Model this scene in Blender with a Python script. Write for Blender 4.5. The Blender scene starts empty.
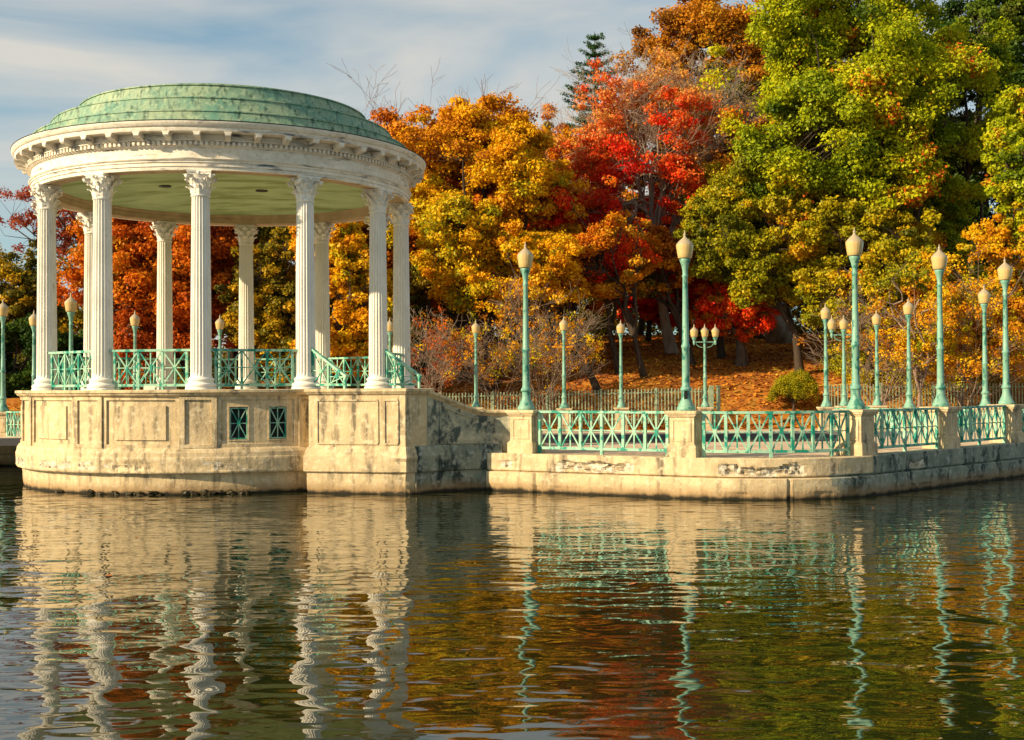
import bpy, bmesh, math, random
import numpy as np
from mathutils import Vector, Matrix, noise as mnoise
R = math.radians
random.seed(7); rng = np.random.default_rng(11)
SC = bpy.context.scene
COL = SC.collection
PI = math.pi

# ------------------------------------------------------------------ camera
EYE = 2.42; F = 1203.0
cam = bpy.data.cameras.new('camera'); cam.sensor_width = 36; cam.lens = F/1024*36; cam.clip_end = 3000
co = bpy.data.objects.new('camera', cam); COL.objects.link(co); SC.camera = co
co.location = (0, 0, EYE)
co.rotation_euler = (Matrix.Rotation(R(90+0.79), 4, 'X') @ Matrix.Rotation(R(-0.34), 4, 'Z')).to_euler()

# ------------------------------------------------------------------ world, sun, exposure
SUN_AZ = R(-63); SUN_EL = R(24)
sdir = Vector((math.sin(SUN_AZ)*math.cos(SUN_EL), -math.cos(SUN_AZ)*math.cos(SUN_EL), math.sin(SUN_EL)))
W = bpy.data.worlds.new('World'); SC.world = W; W.use_nodes = True
nt = W.node_tree; nt.nodes.clear()
out = nt.nodes.new('ShaderNodeOutputWorld'); bg = nt.nodes.new('ShaderNodeBackground')
sky = nt.nodes.new('ShaderNodeTexSky'); sky.sky_type = 'NISHITA'; sky.sun_disc = False
sky.sun_elevation = SUN_EL; sky.sun_rotation = math.atan2(sdir.x, sdir.y)
sky.air_density = 1.0; sky.dust_density = 0.6; sky.ozone_density = 1.6
tc = nt.nodes.new('ShaderNodeTexCoord')
mp = nt.nodes.new('ShaderNodeMapping'); mp.inputs['Scale'].default_value = (1.0, 1.0, 5.0); mp.inputs['Rotation'].default_value = (0, R(12), 0)
mp.inputs['Location'].default_value = (0.35, 0.1, 0.55)
nt.links.new(tc.outputs['Generated'], mp.inputs[0])
n1 = nt.nodes.new('ShaderNodeTexNoise'); n1.inputs['Scale'].default_value = 2.1; n1.inputs['Detail'].default_value = 7; n1.inputs['Roughness'].default_value = .52; n1.inputs['Distortion'].default_value = .5
nt.links.new(mp.outputs[0], n1.inputs['Vector'])
rp = nt.nodes.new('ShaderNodeValToRGB'); rp.color_ramp.elements[0].position = .30; rp.color_ramp.elements[1].position = .62
nt.links.new(n1.outputs['Fac'], rp.inputs[0])
tint = nt.nodes.new('ShaderNodeMixRGB'); tint.blend_type = 'MULTIPLY'; tint.inputs[0].default_value = 1; tint.inputs[2].default_value = (.50, 1.04, 1.10, 1)
nt.links.new(sky.outputs[0], tint.inputs[1])
mx = nt.nodes.new('ShaderNodeMixRGB'); mx.inputs[2].default_value = (5.8, 5.7, 5.3, 1)
nt.links.new(rp.outputs[0], mx.inputs[0]); nt.links.new(tint.outputs[0], mx.inputs[1])
nt.links.new(mx.outputs[0], bg.inputs[0]); bg.inputs[1].default_value = 0.068
nt.links.new(bg.outputs[0], out.inputs[0])
sl = bpy.data.lights.new('sun', 'SUN'); sl.energy = 5.0; sl.angle = R(.5); sl.color = (1.0, .79, .50)
so = bpy.data.objects.new('sun', sl); COL.objects.link(so)
so.rotation_euler = (-sdir).to_track_quat('-Z', 'Y').to_euler()
SC.view_settings.view_transform = 'Standard'; SC.view_settings.look = 'None'
SC.view_settings.exposure = 0.78; SC.view_settings.gamma = 1; SC.view_settings.use_curve_mapping = False
SC.cycles.max_bounces = 8; SC.cycles.transparent_max_bounces = 12

def at(px, d): return ((px-512)*d/F, d)
def zat(px, y, d): return EYE + (386.5-.006*(px-512)-y)*d/F

# ------------------------------------------------------------------ materials
def nodes(m):
    m.use_nodes = True; t = m.node_tree; return t, t.nodes, t.links
def mat(name, c1, c2, scale=3., lo=.35, hi=.65, rough=.7, c3=None, s3=.8, lo3=.55, hi3=.7, stretch=(1, 1, 1),
        bump=.0, bscale=20., spec=.3, algae=False, stretch3=None, fine=None):
    m = bpy.data.materials.new(name); t, N, L = nodes(m)
    b = N['Principled BSDF']; b.inputs['Roughness'].default_value = rough; b.inputs['Specular IOR Level'].default_value = spec
    g = N.new('ShaderNodeNewGeometry')
    def noise(sc, st, det=6, rgh=.6):
        v = N.new('ShaderNodeVectorMath'); v.operation = 'MULTIPLY'; v.inputs[1].default_value = st
        L.new(g.outputs['Position'], v.inputs[0])
        n = N.new('ShaderNodeTexNoise'); n.inputs['Scale'].default_value = sc; n.inputs['Detail'].default_value = det; n.inputs['Roughness'].default_value = rgh
        L.new(v.outputs[0], n.inputs['Vector']); return n.outputs['Fac']
    def ramp(f, a, c):
        r = N.new('ShaderNodeMapRange'); r.inputs[1].default_value = a; r.inputs[2].default_value = c; L.new(f, r.inputs[0]); return r.outputs[0]
    def mix(f, a, c):
        x = N.new('ShaderNodeMixRGB'); L.new(f, x.inputs[0])
        if isinstance(a, tuple): x.inputs[1].default_value = a+(1,)
        else: L.new(a, x.inputs[1])
        x.inputs[2].default_value = c+(1,); return x.outputs[0]
    c = mix(ramp(noise(scale, stretch), lo, hi), c1, c2)
    if c3: c = mix(ramp(noise(s3, stretch3 or stretch), lo3, hi3), c, c3)
    if fine: c = mix(ramp(noise(fine[0], (1, 1, 1), 3), .5, .72), c, fine[1])
    if algae:
        s = N.new('ShaderNodeSeparateXYZ'); L.new(g.outputs['Position'], s.inputs[0])
        a = N.new('ShaderNodeMath'); a.operation = 'MULTIPLY_ADD'; a.inputs[1].default_value = .19; L.new(noise(3.5, (1, 1, .6)), a.inputs[0])
        a.inputs[2].default_value = 0; q = N.new('ShaderNodeMath'); q.operation = 'SUBTRACT'; L.new(s.outputs[2], q.inputs[0]); L.new(a.outputs[0], q.inputs[1])
        r = N.new('ShaderNodeMapRange'); r.inputs[1].default_value = .0; r.inputs[2].default_value = -.07; L.new(q.outputs[0], r.inputs[0])
        r2 = N.new('ShaderNodeMapRange'); r2.inputs[1].default_value = .22; r2.inputs[2].default_value = .0; r2.inputs[4].default_value = .75; L.new(q.outputs[0], r2.inputs[0])
        c = mix(r2.outputs[0], c, (.27, .16, .065))
        c = mix(r.outputs[0], c, (.022, .018, .010))
    L.new(c, b.inputs['Base Color'])
    if bump:
        bn = N.new('ShaderNodeBump'); bn.inputs['Strength'].default_value = bump; bn.inputs['Distance'].default_value = .03
        L.new(noise(bscale, (1, 1, 1), 8, .65), bn.inputs['Height']); L.new(bn.outputs[0], b.inputs['Normal'])
    return m

M = {}
M['stone'] = mat('weathered_limestone', (.62, .48, .28), (.44, .34, .20), 2.2, .35, .68, .85, c3=(.15, .125, .085), s3=2.0, lo3=.51, hi3=.68,
                 stretch=(1, 1, .8), stretch3=(2.4, 2.4, .36), bump=.6, bscale=11, algae=True, fine=(8, (.66, .55, .37)))
M['greyed'] = mat('grey_stained_shaded_limestone', (.44, .40, .28), (.27, .28, .21), 2.4, .38, .60, .85, c3=(.07, .09, .08), s3=2.2, lo3=.50, hi3=.58,  # stair wall shade put into the greyer base tone, stain patches over it
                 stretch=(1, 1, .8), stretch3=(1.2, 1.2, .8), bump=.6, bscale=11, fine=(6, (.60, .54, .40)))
M['shade_stain'] = mat('black_stained_shaded_limestone', (.26, .27, .20), (.15, .175, .135), 2.0, .38, .60, .85, c3=(.03, .045, .04), s3=2.0, lo3=.51, hi3=.61,  # base tone darkened to carry the shade on these faces, black stains on top
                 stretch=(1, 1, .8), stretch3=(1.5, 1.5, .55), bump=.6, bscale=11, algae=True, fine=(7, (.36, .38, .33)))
M['spall'] = mat('broken_stone', (.66, .60, .48), (.36, .29, .19), 6, .4, .6, .9, c3=(.10, .08, .06), s3=9, lo3=.56, hi3=.64, bump=.9, bscale=25)
M['cream'] = mat('cream_paint', (.83, .79, .71), (.70, .66, .58), 2.5, .35, .7, .6, c3=(.42, .34, .24), s3=3.2, lo3=.64, hi3=.8,
                 stretch=(1, 1, .6), stretch3=(1.5, 1.5, .6), bump=.25, bscale=18)
M['entab'] = mat('peeling_cream_paint', (.84, .77, .66), (.68, .61, .50), 2.0, .35, .7, .6, c3=(.15, .16, .17), s3=1.5, lo3=.57, hi3=.66,
                 stretch=(1, 1, 2.5), stretch3=(.7, .7, 5.5), bump=.3, bscale=16, fine=(7, (.60, .52, .40)))
M['inner'] = mat('tan_inner_paint', (.50, .38, .24), (.36, .26, .16), 3, .35, .7, .7, bump=.2)
M['ceil'] = mat('green_ceiling_paint', (.45, .60, .35), (.38, .53, .29), 1.2, .4, .6, .75, c3=(.24, .33, .13), s3=.9, lo3=.48, hi3=.62, stretch3=(.6, 2, 1))
M['copper'] = mat('verdigris_copper', (.27, .345, .225), (.115, .255, .19), 1.5, .38, .62, .6, c3=(.04, .09, .065), s3=3.0, lo3=.50, hi3=.66,
                  stretch=(1, 1, 1), stretch3=(2.6, 2.6, .7), bump=.5, bscale=9, fine=(10, (.33, .42, .27)))
M['teal'] = mat('patchy_green_paint', (.22, .44, .32), (.31, .51, .37), 4, .4, .6, .5, c3=(.015, .24, .17), s3=4.5, lo3=.51, hi3=.55, bump=.15, bscale=30)
M['darkteal'] = mat('dark_green_paint', (.03, .27, .20), (.06, .38, .28), 3, .4, .6, .5)
M['post'] = mat('lamp_post_paint', (.14, .32, .25), (.20, .36, .27), 5, .4, .6, .45, c3=(.035, .17, .13), s3=6, lo3=.54, hi3=.60, bump=.12, bscale=40, stretch3=(1, 1, .7))
M['fence'] = mat('fence_paint', (.27, .33, .22), (.19, .25, .16), 5, .4, .6, .6)
M['black'] = mat('dark_void', (.008, .010, .010), (.012, .014, .012), 5, .4, .6, .6)
M['dark_band'] = mat('dark_band', (.036, .035, .037), (.028, .027, .029), 9, .4, .6, .9, bump=.3, bscale=60)
M['path'] = mat('path_gravel', (.38, .29, .22), (.30, .22, .16), 1.2, .35, .65, .9, c3=(.22, .13, .07), s3=.5, lo3=.5, hi3=.7, bump=.3, bscale=50)
M['bark'] = mat('bark', (.16, .11, .075), (.07, .05, .035), 5, .35, .65, .95, stretch=(1, 1, .25), bump=.8, bscale=10)
M['darkbark'] = mat('dark_bark', (.07, .05, .035), (.035, .026, .018), 5, .35, .65, .95, stretch=(1, 1, .25), bump=.8, bscale=10)
M['greybark'] = mat('grey_bark', (.36, .29, .23), (.22, .17, .13), 5, .35, .65, .95, stretch=(1, 1, .25), bump=.5, bscale=10)
M['twig'] = mat('twig_bark', (.26, .19, .14), (.17, .12, .09), 5, .35, .65, .95)
M['redtwig'] = mat('reddish_twig_bark', (.24, .14, .10), (.17, .10, .075), 5, .35, .65, .95)
M['rock'] = mat('rock', (.30, .26, .20), (.18, .15, .12), 2, .35, .65, .95, bump=.8, bscale=5)

m = bpy.data.materials.new('frosted_globe_glass'); M['globe'] = m; t, N, L = nodes(m); b = N['Principled BSDF']
b.inputs['Base Color'].default_value = (.54, .39, .165, 1); b.inputs['Roughness'].default_value = .18; b.inputs['Subsurface Weight'].default_value = .35
b.inputs['Subsurface Radius'].default_value = (.08, .06, .03); b.inputs['Subsurface Scale'].default_value = .6
m = bpy.data.materials.new('globe_cap_glass'); M['cap'] = m; t, N, L = nodes(m); b = N['Principled BSDF']
b.inputs['Base Color'].default_value = (.36, .29, .18, 1); b.inputs['Roughness'].default_value = .5

# water
m = bpy.data.materials.new('pond_water'); M['water'] = m; t, N, L = nodes(m); b = N['Principled BSDF']
b.inputs['Base Color'].default_value = (.011, .016, .004, 1); b.inputs['Roughness'].default_value = .012; b.inputs['IOR'].default_value = 1.95
g = N.new('ShaderNodeNewGeometry')
def wn(sc, st, det, dist=0.0):
    v = N.new('ShaderNodeVectorMath'); v.operation = 'MULTIPLY'; v.inputs[1].default_value = st; L.new(g.outputs['Position'], v.inputs[0])
    n = N.new('ShaderNodeTexNoise'); n.inputs['Scale'].default_value = sc; n.inputs['Detail'].default_value = det; n.inputs['Roughness'].default_value = .45
    n.inputs['Distortion'].default_value = dist; L.new(v.outputs[0], n.inputs['Vector']); return n.outputs['Fac']
def mul(f, k):
    a = N.new('ShaderNodeMath'); a.operation = 'MULTIPLY'; a.inputs[1].default_value = k; L.new(f, a.inputs[0]); return a.outputs[0]
def add(x, y):
    a = N.new('ShaderNodeMath'); L.new(x, a.inputs[0]); L.new(y, a.inputs[1]); return a.outputs[0]
h = add(add(mul(wn(1.15, (1.0, .95, 1), 0, .3), .027), mul(wn(3.3, (.65, 1.3, 1), .6, .5), .0112)), mul(wn(6.5, (.55, 1.3, 1), 0, .3), .0014))
bn = N.new('ShaderNodeBump'); bn.inputs['Strength'].default_value = 1; bn.inputs['Distance'].default_value = 1.0
L.new(h, bn.inputs['Height']); L.new(bn.outputs[0], b.inputs['Normal'])

# leaf materials: colour of each leaf comes from its own tint value (leaf species and ripeness)
def leafmat(name, stops, transl=.42):
    m = bpy.data.materials.new(name); t, N, L = nodes(m); N.remove(N['Principled BSDF']); o = N['Material Output']
    a = N.new('ShaderNodeAttribute'); a.attribute_name = 'tint'
    r = N.new('ShaderNodeValToRGB'); cr = r.color_ramp
    cr.elements[0].position = stops[0][0]; cr.elements[0].color = stops[0][1]+(1,)
    cr.elements[1].position = stops[-1][0]; cr.elements[1].color = stops[-1][1]+(1,)
    for p, c in stops[1:-1]:
        e = cr.elements.new(p); e.color = c+(1,)
    L.new(a.outputs['Fac'], r.inputs[0])
    d = N.new('ShaderNodeBsdfDiffuse'); tr = N.new('ShaderNodeBsdfTranslucent'); gl = N.new('ShaderNodeBsdfGlossy'); gl.inputs['Roughness'].default_value = .45
    gl.inputs[0].default_value = (.8, .8, .8, 1)
    L.new(r.outputs[0], d.inputs[0]); L.new(r.outputs[0], tr.inputs[0])
    x = N.new('ShaderNodeMixShader'); x.inputs[0].default_value = transl; L.new(d.outputs[0], x.inputs[1]); L.new(tr.outputs[0], x.inputs[2])
    y = N.new('ShaderNodeMixShader'); y.inputs[0].default_value = .008; L.new(x.outputs[0], y.inputs[1]); L.new(gl.outputs[0], y.inputs[2])
    L.new(y.outputs[0], o.inputs[0]); return m
PAL = {
 'gold':   [(0, (.34, .11, .008)), (.3, (.66, .28, .008)), (.6, (.80, .43, .008)), (.85, (.60, .46, .012)), (1, (.22, .24, .015))],
 'amber':  [(0, (.26, .06, .008)), (.35, (.60, .17, .008)), (.65, (.74, .32, .010)), (.9, (.44, .29, .015)), (1, (.14, .14, .015))],
 'olive':  [(0, (.06, .06, .010)), (.35, (.18, .15, .010)), (.6, (.46, .28, .010)), (.8, (.64, .38, .012)), (1, (.10, .12, .015))],
 'rust':   [(0, (.18, .03, .010)), (.35, (.48, .09, .008)), (.65, (.66, .17, .008)), (.9, (.66, .28, .012)), (1, (.16, .12, .02))],
 'maroon': [(0, (.14, .03, .02)), (.5, (.36, .07, .03)), (.8, (.52, .15, .03)), (1, (.12, .12, .03))],
 'maple':  [(0, (.50, .010, .006)), (.3, (.78, .025, .008)), (.5, (.80, .08, .010)), (.68, (.78, .20, .03)), (.85, (.74, .27, .09)), (1, (.70, .38, .06))],
 'scarlet':[(0, (.42, .008, .006)), (.4, (.80, .03, .008)), (.7, (.82, .12, .012)), (.85, (.75, .30, .015)), (1, (.5, .30, .02))],
 'brown':  [(0, (.16, .07, .010)), (.4, (.46, .17, .010)), (.7, (.60, .26, .012)), (.9, (.28, .22, .012)), (1, (.10, .11, .012))],
 'green':  [(0, (.05, .09, .006)), (.3, (.15, .21, .007)), (.6, (.38, .42, .008)), (.85, (.56, .52, .012)), (.96, (.6, .40, .02)), (1, (.65, .12, .012))],
 'ygreen': [(0, (.09, .10, .008)), (.35, (.26, .26, .008)), (.65, (.50, .39, .010)), (.9, (.62, .37, .012)), (1, (.6, .16, .012))],
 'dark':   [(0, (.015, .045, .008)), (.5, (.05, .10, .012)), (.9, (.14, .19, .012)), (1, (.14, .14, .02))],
 'needle': [(0, (.02, .065, .018)), (1, (.07, .16, .05))],
 'litter': [(0, (.14, .035, .012)), (.35, (.40, .11, .015)), (.6, (.70, .27, .025)), (.85, (.85, .45, .06)), (1, (.34, .28, .03))],
}
LM = {k: leafmat(k+'_leaves', v, .08 if k == 'litter' else .34) for k, v in PAL.items()}

# ------------------------------------------------------------------ object helpers
def link(name, me, m, parent=None):
    o = bpy.data.objects.new(name, me); COL.objects.link(o)
    if m is not None:
        for x in (m if isinstance(m, (list, tuple)) else [m]): me.materials.append(x)
    if parent: o.parent = parent
    return o
def obj(name, bm, m, parent=None, smooth=False):
    me = bpy.data.meshes.new(name); bmesh.ops.recalc_face_normals(bm, faces=bm.faces[:]); bm.to_mesh(me); bm.free()
    if smooth: me.polygons.foreach_set('use_smooth', [True]*len(me.polygons))
    if smooth == 'auto':
        me.set_sharp_from_angle(angle=R(38))
    return link(name, me, m, parent)
def thing(name, label, cat, loc=(0, 0, 0), rz=0, group=None):
    o = bpy.data.objects.new(name, None); COL.objects.link(o); o.location = loc; o.rotation_euler = (0, 0, rz)
    o.empty_display_size = .2; o['label'] = label; o['category'] = cat
    if group: o['group'] = group
    return o
def tag(o, label, cat, group=None):
    o['label'] = label; o['category'] = cat
    if group: o['group'] = group
    return o
def setting(o, kind='structure', label=None, cat=None):
    o['kind'] = kind
    if label: o['label'] = label
    if cat: o['category'] = cat
    return o
KIDS = {}
def children(o): return [c for c in COL.objects if c.parent == o]
def dup(root, loc=None, rz=None, label=None, group=None, scale=None, parent=None):
    r = root.copy(); COL.objects.link(r)
    if loc is not None: r.location = loc
    if rz is not None: r.rotation_euler = (0, 0, rz)
    if scale: r.scale = (scale,)*3
    if label: r['label'] = label
    if group: r['group'] = group
    if parent: r.parent = parent
    for c in children(root):
        d = c.copy(); COL.objects.link(d); d.parent = r
        for g_ in children(c):
            e = g_.copy(); COL.objects.link(e); e.parent = d
    return r
def box(bm, c, s, rz=0., rot=None):
    mtx = Matrix.Translation(c) @ (rot if rot is not None else Matrix.Rotation(rz, 4, 'Z')) @ Matrix.Diagonal((s[0], s[1], s[2], 1))
    return bmesh.ops.create_cube(bm, size=1, matrix=mtx)['verts']
def bar(bm, p, q, w, dpt=None):
    """square bar from p to q: w across in the plane, dpt thick"""
    p = Vector(p); q = Vector(q); d = q-p; L_ = d.length
    x = d.normalized(); up = Vector((0, 0, 1))
    if abs(x.z) > .98: up = BARN
    y = up.cross(x).normalized() if abs(x.z) <= .98 else up
    z = x.cross(y)
    rot = Matrix((x, y, z)).transposed().to_4x4()
    box(bm, (p+q)/2, (L_, dpt or w, w), rot=rot)
BARN = Vector((0, 1, 0))
def revolve(bm, prof, seg=64, center=(0, 0), a0=0, a1=2*PI, rfun=None, cap=False):
    full = abs(a1-a0-2*PI) < 1e-6; n = seg if full else seg+1; rings = []
    for i in range(n):
        a = a0+(a1-a0)*i/seg; s, c = math.sin(a), -math.cos(a); row = []
        for r, z in prof:
            rr = r if rfun is None else rfun(a, r, z)
            row.append(bm.verts.new((center[0]+rr*s, center[1]+rr*c, z)))
        rings.append(row)
    for i in range(n if full else n-1):
        A = rings[i]; B = rings[(i+1) % n]
        for j in range(len(prof)-1):
            try: bm.faces.new((A[j], B[j], B[j+1], A[j+1]))
            except ValueError: pass
    if cap:
        for j, rev in ((0, 1), (len(prof)-1, 0)):
            if prof[j][0] > 1e-4: bm.faces.new([rg[j] for rg in rings])
    return rings
def mesh_np(name, V, Q, m, parent=None, tint=None, smooth=False):
    me = bpy.data.meshes.new(name); n = len(Q); k = Q.shape[1]
    me.vertices.add(len(V)); me.vertices.foreach_set('co', V.astype(np.float32).ravel())
    me.loops.add(n*k); me.loops.foreach_set('vertex_index', Q.astype(np.int32).ravel())
    me.polygons.add(n); me.polygons.foreach_set('loop_start', np.arange(n, dtype=np.int32)*k)
    if smooth: me.polygons.foreach_set('use_smooth', np.ones(n, bool))
    if tint is not None:
        a = me.attributes.new('tint', 'FLOAT', 'POINT'); a.data.foreach_set('value', tint.astype(np.float32))
    me.update(calc_edges=True); return link(name, me, m, parent)

# ------------------------------------------------------------------ terrain and water
L0 = Vector((.33, 28.2)); L1 = Vector((3.8, 26.3)); L2 = Vector((7.6, 26.6)); L3 = Vector((10.4, 29.2)); L4 = Vector((13.1, 31.9))
L5 = L4+Vector((2.75, 2.7)); L6 = L5+Vector((2.75, 2.75))
d01 = (L1-L0).normalized(); d23 = (L4-L2).normalized()
# arc from L1 to L2
ang1 = math.atan2(d01.y, d01.x); ang2 = math.atan2(d23.y, d23.x)
chord = (L2-L1).length; ARC_R = chord/2/math.sin((ang2-ang1)/2)
n_ = Vector((-(L2-L1).y, (L2-L1).x)).normalized()
ARC_C = (L1+L2)/2 + n_*ARC_R*math.cos((ang2-ang1)/2)
def arc_pt(t, off=0):      # t 0..1, off outward
    v1 = (L1-ARC_C); a = math.atan2(v1.y, v1.x); v2 = (L2-ARC_C); b_ = math.atan2(v2.y, v2.x)
    an = a+(b_-a)*t; return ARC_C+Vector((math.cos(an), math.sin(an)))*(v1.length+off)
def nrm(d): return Vector((d.y, -d.x))
OFF = .46
quay = [L0+nrm(d01)*OFF-d01*.80]
quay += [L0+nrm(d01)*OFF+d01*t for t in np.arange(-.7, (L1-L0).length-.1, .08)]
quay += [arc_pt(t, OFF) for t in np.linspace(0.0, 1, 70)]
Lend = L2+d23*60
quay += [L2+nrm(d23)*OFF+d23*t for t in np.arange(.1, 14, .1)] + [Lend+nrm(d23)*OFF]
GC = Vector((-7.7, 32.5))

def smooth(a, b_, x):
    t = min(1, max(0, (x-a)/(b_-a))); return t*t*(3-2*t)
def ground_z(x, y):
    z = .85-.40*smooth(40, 45.5, y)
    hc = 3.5+2.7*smooth(-6, 8, x)
    if y > 57: z += hc*(1-math.exp(-max(0, (y-57))/13.)) * smooth(57, 61, y)
    if y > 100: z += (y-100)*.02
    if y > 54: z += .25*(mnoise.noise(Vector((x*.12, y*.12, 0))))
    return z
# front boundary polyline x -> y of the land
fb = [(-400, 38.6), (-60, 38.6), (-15.4, 38.3), (-13.2, 36.5), (-11.5, 33.5), (-10.5, 31.5), (-4.2, 30.0), (-2.6, 29.2), (-1.6, 28.7), (-.35, 28.35)]
fb += [(q.x-.1*0, q.y+.2) for q in quay[2::2]] + [(400, Lend.y+200)]
fb.sort(); fx = np.array([p[0] for p in fb]); fy = np.array([p[1] for p in fb])
xs = np.unique(np.concatenate([np.linspace(-400, -40, 10), np.arange(-40, 60, .8), fx[(fx > -20) & (fx < 40)], np.linspace(60, 400, 10)]))
ts = np.concatenate([np.arange(0, 24, 1.0), np.arange(24, 70, 1.2), np.arange(70, 120, 5), [160, 250, 400, 700, 1200]])
V = []
for x in xs:
    y0 = float(np.interp(x, fx, fy))
    for tt in ts: V.append((x, y0+tt, ground_z(x, y0+tt)))
nx, ny = len(xs), len(ts); idx = np.arange(nx*ny).reshape(nx, ny)
Q = np.stack([idx[:-1, :-1], idx[1:, :-1], idx[1:, 1:], idx[:-1, 1:]], -1).reshape(-1, 4)
# ground material: path gravel near the water, leaf strewn grass on the hill
m = bpy.data.materials.new('ground'); t, N, L = nodes(m); b = N['Principled BSDF']; b.inputs['Roughness'].default_value = .95; b.inputs['Specular IOR Level'].default_value = .1
g = N.new('ShaderNodeNewGeometry'); sp = N.new('ShaderNodeSeparateXYZ'); L.new(g.outputs['Position'], sp.inputs[0])
def tn(sc, det=8, rg=.7):
    n = N.new('ShaderNodeTexNoise'); n.inputs['Scale'].default_value = sc; n.inputs['Detail'].default_value = det; n.inputs['Roughness'].default_value = rg
    L.new(g.outputs['Position'], n.inputs['Vector']); return n.outputs['Fac']
def cramp(f, st):
    r = N.new('ShaderNodeValToRGB'); r.color_ramp.elements[0].position = st[0][0]; r.color_ramp.elements[0].color = st[0][1]+(1,)
    r.color_ramp.elements[1].position = st[-1][0]; r.color_ramp.elements[1].color = st[-1][1]+(1,)
    for p, c in st[1:-1]: r.color_ramp.elements.new(p).color = c+(1,)
    L.new(f, r.inputs[0]); return r.outputs[0]
hillc = cramp(tn(1.6), [(.3, (.10, .045, .015)), (.45, (.34, .11, .02)), (.55, (.50, .20, .03)), (.68, (.22, .15, .02))])
pathc = cramp(tn(1.1), [(.3, (.42, .28, .17)), (.5, (.58, .44, .31)), (.7, (.64, .51, .38))])
ad = N.new('ShaderNodeMath'); ad.operation = 'MULTIPLY_ADD'; ad.inputs[1].default_value = 3.0; L.new(tn(.8, 3), ad.inputs[0]); L.new(sp.outputs[1], ad.inputs[2])
mr = N.new('ShaderNodeMapRange'); mr.inputs[1].default_value = 56.5; mr.inputs[2].default_value = 57.6; L.new(ad.outputs[0], mr.inputs[0])
mxx = N.new('ShaderNodeMixRGB'); L.new(mr.outputs[0], mxx.inputs[0]); L.new(pathc, mxx.inputs[1]); L.new(hillc, mxx.inputs[2]); L.new(mxx.outputs[0], b.inputs['Base Color'])
bn = N.new('ShaderNodeBump'); bn.inputs['Strength'].default_value = .6; bn.inputs['Distance'].default_value = .08; L.new(tn(6), bn.inputs['Height']); L.new(bn.outputs[0], b.inputs['Normal'])
setting(mesh_np('ground', np.array(V), Q, m, smooth=True))
bm = bmesh.new(); bm.faces.new([bm.verts.new(p) for p in ((-900, -300, 0), (900, -300, 0), (900, 900, 0), (-900, 900, 0))]); setting(obj('water', bm, M['water']))
# dark grey band laid across the promenade
bm = bmesh.new(); pr = None
for i in range(0, 41):
    x = -20+i*.75; e = [bm.verts.new((x, y, ground_z(x, y)+.012)) for y in (33.4, 35, 37, 38.7)]
    if pr:
        for k in range(3): bm.faces.new((pr[k], e[k], e[k+1], pr[k+1]))
    pr = e
setting(obj('path', bm, M['dark_band']))

# ------------------------------------------------------------------ sweep walls
def offset_path(P, off, closed=False):
    n = len(P); o = []
    for i in range(n):
        a = P[max(i-1, 0)]; c = P[min(i+1, n-1)]
        d1 = (P[i]-a); d2 = (c-P[i])
        if d1.length < 1e-6: d1 = d2
        if d2.length < 1e-6: d2 = d1
        n1_ = nrm(d1.normalized()); n2_ = nrm(d2.normalized()); mvec = (n1_+n2_).normalized(); k = max(.4, mvec.dot(n1_))
        o.append(P[i]+mvec*off/k)
    return o
def sweep(bm, P, prof, disp=None, topz=None, capends=True):
    """P plan points; prof list (offset, z); disp(x,y,z,offset)->extra offset"""
    cols = []
    offs = {}
    for off, z in prof:
        if off not in offs: offs[off] = offset_path(P, off)
    nv = []
    for i in range(len(P)):
        row = []
        for off, z in prof:
            p = offs[off][i]
            if topz is not None: z = topz(i, z)
            if disp:
                e = disp(p.x, p.y, z, off)
                nn = (offs[off][i]-P[i]); nn = nn.normalized() if nn.length > 1e-5 else nrm((P[min(i+1, len(P)-1)]-P[max(i-1, 0)]).normalized())
                if off < 0: nn = -nn
                p = p+nn*e
            row.append(bm.verts.new((p.x, p.y, z)))
        cols.append(row)
    for i in range(len(P)-1):
        for j in range(len(prof)-1):
            bm.faces.new((cols[i][j], cols[i+1][j], cols[i+1][j+1], cols[i][j+1]))
    if capends:
        for row in (cols[0], cols[-1]):
            try: bm.faces.new(row)
            except ValueError: pass
    return cols
def fr(x, y, z, s): return mnoise.fractal(Vector((x*s, y*s, z*s)), 1.0, 2.0, 4)
def spallmask(x, y, z):
    k = 0
    for a, c in ((.95, 2.75), (4.35, 6.25), (9.0, 9.6), (-.3, .1)):
        k = max(k, smooth(a-.1, a+.25, x)*(1-smooth(c-.5, c+.1, x)))
    if k == 0: return 0
    lo_ = .50+.07*mnoise.noise(Vector((x*2.3, y*2.3, 1))); hi_ = .72+.12*mnoise.noise(Vector((x*1.9, y*1.9, 9)))+.04*mnoise.noise(Vector((x*9, y*9, 3)))
    return k*max(0, min(1, (z-lo_)/.03))*max(0, min(1, (hi_-z)/.03))
def dquay(x, y, z, off):
    e = .012*fr(x, y, z, 2.2)
    if off >= 0 and .38 < z < .80:
        k = spallmask(x, y, z); e -= k*(.05+.10*abs(fr(x, y, z, 5))+.05*fr(x, y, z, 14))
    if 0 <= z < .45 and abs(((x*1.13-y*.6) % 2.45)-1.2) < .035: e -= .05
    if off >= 0 and z < .14: e -= .05*max(0, fr(x, y, 0, 2.5))
    return e
QP = [(-.55, .862), (-.02, .872), (.0, .855), (.0, .80), (.0, .76), (.0, .72), (.0, .69), (.0, .66), (.0, .63), (.0, .60), (.0, .57), (.0, .54), (.0, .51), (-.01, .485), (-.06, .475), (-.06, .455),
      (.04, .445), (.055, .43), (.055, .38), (.055, .34), (.055, .26), (.055, .18), (.05, .12), (.04, .06), (.03, 0), (.03, -.5), (-.55, -.5)]
def joint(i): return (i % 31) == 17
bm = bmesh.new(); sweep(bm, quay, QP, dquay)
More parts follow.
